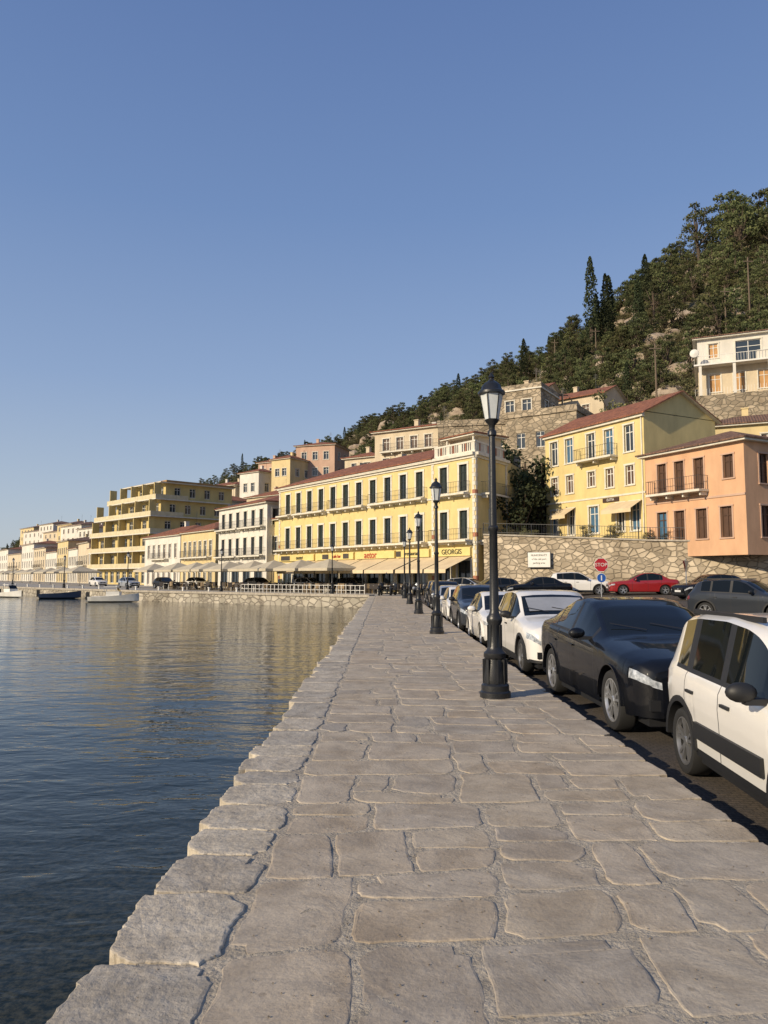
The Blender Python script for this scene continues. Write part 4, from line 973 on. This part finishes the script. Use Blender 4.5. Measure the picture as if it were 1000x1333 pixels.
    if shade:
        s0, s1 = ws[0]+.12, ws[1]-.12; v, f, _ = g.part('windscreen_sunshade', mat('sunshade_foil', (.42, .43, .44), .35, metallic=.3)); k0 = len(v)
        for s_ in (s0, s1):
            t_ = smooth_interp(S['top'], s_)
            for yy in (-.5, -.2, 0, .2, .5): v.append((s_, yy*1.15, t_+.006-.06*yy*yy))
        for q in range(4): f.append((k0+q, k0+q+1, k0+q+6, k0+q+5))
    g.build(e, smooth=('mirrors', 'tyres', 'arch_trim', 'arch_lip', 'rim_rings'))
    return e
W_ = paint('white', (.72, .70, .66)); K_ = paint('black', (.002, .0025, .0045), coat=.6, spec=.2, rough=.5); G_ = paint('grey', (.025, .029, .036), coat=.6, spec=.3); RD = paint('red', (.25, .012, .014)); SL = paint('silver', (.38, .4, .42), .3)
zr = -.3
car('parked_hatchback', 'city', (3.49, 4.25), (3.74, 7.95), zr, W_, M_rimd, True)
car('parked_coupe_suv', 'coupe_suv', (3.76, 8.5), (3.62, 13.2), zr, K_, M_rim)
car('parked_suv', 'suv', (3.55, 13.75), (3.50, 18), zr, W_, M_rimd, shade=True)
car('parked_car', 'hatch', (3.45, 19.2), (3.42, 23.3), zr, W_)
car('parked_car', 'suv', (3.38, 24.2), (3.38, 28.5), zr, G_)
car('parked_car', 'hatch', (3.4, 29.3), (3.4, 33.5), zr, W_)
car('parked_car', 'sedan', (3.4, 34.3), (3.4, 38.8), road_z(3, 36), SL)
car('parked_car', 'suv', (3.45, 39.8), (3.45, 44), road_z(3, 42), K_)
car('parked_car', 'hatch', (3.5, 45.), (3.5, 49.2), road_z(3, 47), G_)
def pc(name, spec, c, ang, pm, **k):
    L = SPEC[spec]['L']; dx, dy = math.cos(ang)*L/2, math.sin(ang)*L/2
    car(name, spec, (c[0]-dx, c[1]-dy), (c[0]+dx, c[1]+dy), road_z(c[0], c[1]), pm, **k)
pc('parked_suv', 'suv', (14.0, 28.5), math.radians(128), G_, rails=True)
pc('parked_car', 'hatch', (19.0, 43.5), math.radians(15), K_)
pc('parked_car', 'sedan', (17.2, 49.5), math.radians(-8), RD)
pc('parked_car', 'suv', (13.6, 52), math.radians(170), W_)
pc('parked_car', 'sedan', (10.4, 50.5), math.radians(5), K_)
pc('parked_car', 'hatch', (7.6, 52.5), math.radians(20), G_)
pc('parked_car', 'suv', (24.5, 38), math.radians(30), SL)
pc('parked_car', 'hatch', (6.6, 57), math.radians(150), SL)
for (c, a, m) in (((-7.6, 77), 140, W_), ((-22.5, 90), 130, W_), ((-28, 95), 130, K_), ((-35, 102), 130, SL), ((-45, 117), 130, W_), ((-3, 73), 140, G_), ((-13.5, 81), 140, K_)):
    L = 4.15; ar = math.radians(a); dx, dy = math.cos(ar)*L/2, math.sin(ar)*L/2; car('parked_car', 'hatch', (c[0]-dx, c[1]-dy), (c[0]+dx, c[1]+dy), 0.01, m)

# ------------------------------------------------------------------ signs and poles
def stop_sign():
    e = empty('stop_sign', (11.7, 40, 0)); g = Geo(); M_r = mat('sign_face_red', (.5, .02, .03), .4); M_b = mat('sign_face_blue', (.02, .1, .4), .4)
    z0 = road_z(11.7, 40)
    g.lathe('pole', M_rim, [(z0, .03), (2.6, .03)], 10)
    def ngon(nm, m, r, y, z, n, rot): g.poly(nm, m, [(r*math.cos(rot+2*math.pi*i/n), y, z+r*math.sin(rot+2*math.pi*i/n)) for i in range(n)])
    ngon('octagon_border', M_white, .4, -.05, 2.2, 8, math.pi/8); ngon('octagon', M_r, .37, -.056, 2.2, 8, math.pi/8)
    ngon('round_border', M_white, .26, -.05, 1.5, 20, 0); ngon('round_sign', M_b, .235, -.056, 1.5, 20, 0); g.box('arrow', M_white, WF, -.03, .03, -.064, -.058, 1.36, 1.64)
    g.build(e); text(e, 'STOP', (0, -.06, 2.2), .27, M_white, ext=.004)
stop_sign()
def back_sign():
    e = empty('yield_sign', (17.5, 43, 0), .9); g = Geo(); z0 = road_z(17.5, 43); g.lathe('pole', M_rim, [(z0, .03), (2.6, .03)], 8)
    g.poly('triangle_back', M_rim, [(-.4, -.04, 2.5), (.4, -.04, 2.5), (0, -.04, 1.8)]); g.poly('triangle_face', MATS['sign_face_red'], [(-.4, .046, 2.5), (.4, .046, 2.5), (0, .046, 1.8)]); g.build(e)
back_sign()
M_pole = mat('wood_pole', (.16, .12, .085), .9)
for (x, y, h) in ((36, 96, 11), (24.5, 100, 11), (60, 118, 14), (56, 118, 9), (44, 150, 9), (39, 165, 9), (-3, 100, 8)):
    e = empty('utility_pole', (x, y, on_hill(x, y)-.5)); g = Geo(); g.lathe('pole', M_pole, [(0, .16), (h, .1)], 8); g.box('crossarm', M_pole, WF, -.8, .8, -.17, -.09, h-.8, h-.65); g.build(e)

# ------------------------------------------------------------------ umbrellas, seats, barrier, boats
def umbrella(x, y, s=1.8):
    e = empty('patio_umbrella', (x, y, 0), R.uniform(.5, .9)); g = Geo(); g.lathe('pole', M_rail, [(0, .25), (.06, .25), (.07, .03), (3.0, .03)], 8)
    c = [(-s, -s), (s, -s), (s, s), (-s, s)]
    for i in range(4):
        a, b = c[i], c[(i+1) % 4]; g.poly('canopy', M_umb, [(a[0], a[1], 2.35), (b[0], b[1], 2.35), (0, 0, 3.25)]); g.poly('canopy', M_umb, [(a[0], a[1], 2.35), (b[0], b[1], 2.35), (b[0], b[1], 2.1), (a[0], a[1], 2.1)])
    g.build(e)
for i in range(8):
    t = i/7; umbrella(-5.5-20*t+R.uniform(-.3, .3), 71.5+19.5*t+R.uniform(-.3, .3), 2.1)
for i in range(6): umbrella(-8-22*i/5, 78+19*i/5, 2.0)
for i in range(9): umbrella(-50-5*i*1.6, 122+i*12.5, 2.4)
def seats():
    e = empty('cafe_seating'); g = Geo(); Mc = mat('chair_dark', (.05, .04, .035), .7); Mw = mat('chair_wicker', (.3, .22, .13), .8)
    for i in range(190):
        t = R.random()
        if i < 130: x = -4-22*t+R.uniform(-2, 2); y = 71+20*t+R.uniform(-2.5, 3.5)
        else: x = 2+R.uniform(-7, 4); y = 64+R.uniform(-.8, 2.5)-(x-2)*1.1
        a = R.uniform(0, 6.28); d = (math.cos(a), math.sin(a)); n = (-d[1], d[0]); fr = ((x, y), d, n); m = Mc if R.random() < .6 else Mw; nm = 'chairs_dark' if m is Mc else 'chairs_wicker'
        g.box(nm, m, fr, -.22, .22, -.22, .22, .42, .47); g.box(nm, m, fr, -.22, .22, .19, .23, .47, .9)
        for (u, w) in ((-.2, -.2), (.17, -.2), (-.2, .17), (.17, .17)): g.box(nm, m, fr, u, u+.03, w, w+.03, 0, .42)
        if i % 4 == 0:
            g.box('tables', M_white, fr, -.35, .35, -1.0, -.3, .72, .75); g.box('tables', M_white, fr, -.03, .03, -.68, -.62, 0, .72)
    g.build(e)
seats()
def barrier():
    e = empty('quay_barrier'); g = Geo(); a, b = Vector((-1.6, 61.0)), Vector((-13.5, 70.2)); d = (b-a); L = d.length; d.normalize(); n = Vector((d.y, -d.x)); fr = (a, d, n); k = int(L/.5)
    for i in range(k+1): u = i*L/k; g.box('pickets', M_white, fr, u-.02, u+.02, -.02, .02, .0, .95 if i % 4 == 0 else .8)
    for z in (.4, .8): g.box('rails', M_white, fr, 0, L, .021, .04, z, z+.035)
    g.build(e)
barrier()
def bollards():
    e = empty('quay_bollards'); g = Geo()
    for i in range(14):
        t = i/13; x = -14-42*t
        if x > -27: y = 59.9+(-1.12-x)*(20.1/25.88)+.8
        else: y = 80+(-27-x)+.8
        g.lathe('posts', M_white, [(0, .12), (.4, .1), (.42, .16), (.5, .14)], 10, cx=x, cy=y)
    g.build(e)
bollards()
def boat(x, y, L, rz, m, cabin=True):
    e = empty('moored_boat', (x, y, -1.0), rz); V = []; F = []; n = 14
    for i in range(n+1):
        t = i/n; w = .19*L*math.sin(min(1, (1-t)*1.25+.02)**.75*math.pi/2)*(1 if t > .05 else .95); sh = .55+.35*t**2
        V += [(t*L, -w, sh), (t*L, -w*.82, .12), (t*L, 0, -.15+.25*t**3), (t*L, w*.82, .12), (t*L, w, sh), (t*L, w*.85, sh-.04), (t*L, 0, sh-.1), (t*L, -w*.85, sh-.04)]
    for i in range(n):
        for k in range(8): F.append((i*8+k, i*8+(k+1) % 8, i*8+8+(k+1) % 8, i*8+8+k))
    F.append(tuple(range(8)))
    mesh_obj('hull', V, F, m, parent=e); g = Geo()
    if cabin:
        g.box('cabin', M_white, WF, L*.35, L*.62, -L*.1, L*.1, .5, 1.05); g.poly('windscreen', M_carglass, [(L*.62, -L*.1, 1.0), (L*.62, L*.1, 1.0), (L*.55, L*.09, 1.45), (L*.55, -L*.09, 1.45)])
        g.box('canopy', M_white, WF, L*.3, L*.56, -L*.1, L*.1, 1.5, 1.56)
        for u in (.31, .55):
            for s in (-1, 1): g.box('canopy_posts', M_rim, WF, L*u-.02, L*u+.02, s*L*.09-.02, s*L*.09+.02, 1., 1.5)
    g.box('outboard', M_black, WF, -.35, -.05, -.15, .15, .2, 1.0); g.build(e)
boat(-29.5, 74.6, 4.8, .1, M_white); boat(-40, 86.5, 4.5, .2, mat('boat_blue', (.03, .05, .1), .4), False); boat(-48, 93, 5, -.6, M_white, True); boat(-75, 128, 6, -.5, M_white); boat(-62, 110, 5, .3, M_white, False)
def scooter(x, y, rz, z, m):
    e = empty('parked_scooter', (x, y, z), rz); g = Geo()
    for c in (0, 1.25): g.lathe('wheels', M_tyre, [(-.06, .14), (-.06, .24), (0, .26), (.06, .24), (.06, .14)], 16, cx=c, cy=.26, axis='y')
    g.box('body', K_, WF, .1, .95, -.14, .14, .3, .42); g.ell('seat', M_black, (.35, 0, .78), (.4, .15, .09)); g.ell('tail', m, (.2, 0, .6), (.35, .17, .18)); g.ell('leg_shield', m, (1.05, 0, .7), (.1, .24, .35))
    g.box('fork', M_rim, WF, 1.12, 1.18, -.04, .04, .3, 1.05); g.box('handlebar', M_black, WF, 1.05, 1.1, -.33, .33, 1.02, 1.06); g.build(e, smooth=('seat', 'tail', 'leg_shield'))
for i in range(6): scooter(-.4+i*.95, 60.5+.5*(i % 2), 1.4+R.uniform(-.2, .2), 0., [K_, G_, K_, SL, G_, K_][i])

# ------------------------------------------------------------------ light, sky, camera
el = math.radians(23); sd = Vector((-.82, -.57)).normalized()
S3 = Vector((sd.x*math.cos(el), sd.y*math.cos(el), math.sin(el)))
su = bpy.data.lights.new('sun', 'SUN'); su.energy = 5.0; su.angle = math.radians(.5); su.color = (1, .84, .61)
so = bpy.data.objects.new('sun', su); so.rotation_euler = S3.to_track_quat('Z', 'Y').to_euler(); so.location = (-50, -40, 60); COL.objects.link(so)
w = bpy.data.worlds.new('World'); scene.world = w; w.use_nodes = True; nt = w.node_tree
sky = nt.nodes.new('ShaderNodeTexSky'); sky.sky_type = 'NISHITA'; sky.sun_disc = False; sky.sun_elevation = el; sky.sun_rotation = math.atan2(sd.x, sd.y) % (2*math.pi)
sky.air_density = 1.0; sky.dust_density = 1.0; sky.ozone_density = 3.0; sky.altitude = 0
# hazy summer air: blend the physical sky with an elevation-dependent haze
tcn = nt.nodes.new('ShaderNodeTexCoord'); sx = nt.nodes.new('ShaderNodeSeparateXYZ'); nt.links.new(tcn.outputs['Generated'], sx.inputs[0])
rp = nt.nodes.new('ShaderNodeValToRGB'); els = rp.color_ramp.elements
els[0].position = 0; els[0].color = (.56, .60, .65, 1); els[1].position = .68; els[1].color = (.12, .205, .45, 1)
for (p, c) in ((.10, (.45, .53, .65)), (.25, (.30, .41, .63)), (.45, (.185, .295, .55))): q = els.new(p); q.color = c4(c)
nt.links.new(sx.outputs['Z'], rp.inputs[0])
gain = nt.nodes.new('ShaderNodeVectorMath'); gain.operation = 'SCALE'; gain.inputs['Scale'].default_value = 1/.12; nt.links.new(rp.outputs[0], gain.inputs[0])
mixn = nt.nodes.new('ShaderNodeMix'); mixn.data_type = 'RGBA'; mixn.inputs[0].default_value = .78
nt.links.new(sky.outputs[0], mixn.inputs[6]); nt.links.new(gain.outputs[0], mixn.inputs[7])
bg = nt.nodes['Background']; bg.inputs[1].default_value = .12; nt.links.new(mixn.outputs[2], bg.inputs[0])
cam = bpy.data.cameras.new('camera'); cam.lens = 26; cam.sensor_width = 36; cam.clip_end = 6000; cam.clip_start = .05
co = bpy.data.objects.new('camera', cam); co.location = (0, 0, 1.6); co.rotation_euler = (math.radians(90+4.95), 0, 0); COL.objects.link(co); scene.camera = co
scene.view_settings.view_transform = 'Standard'; scene.view_settings.look = 'None'; scene.view_settings.exposure = 0
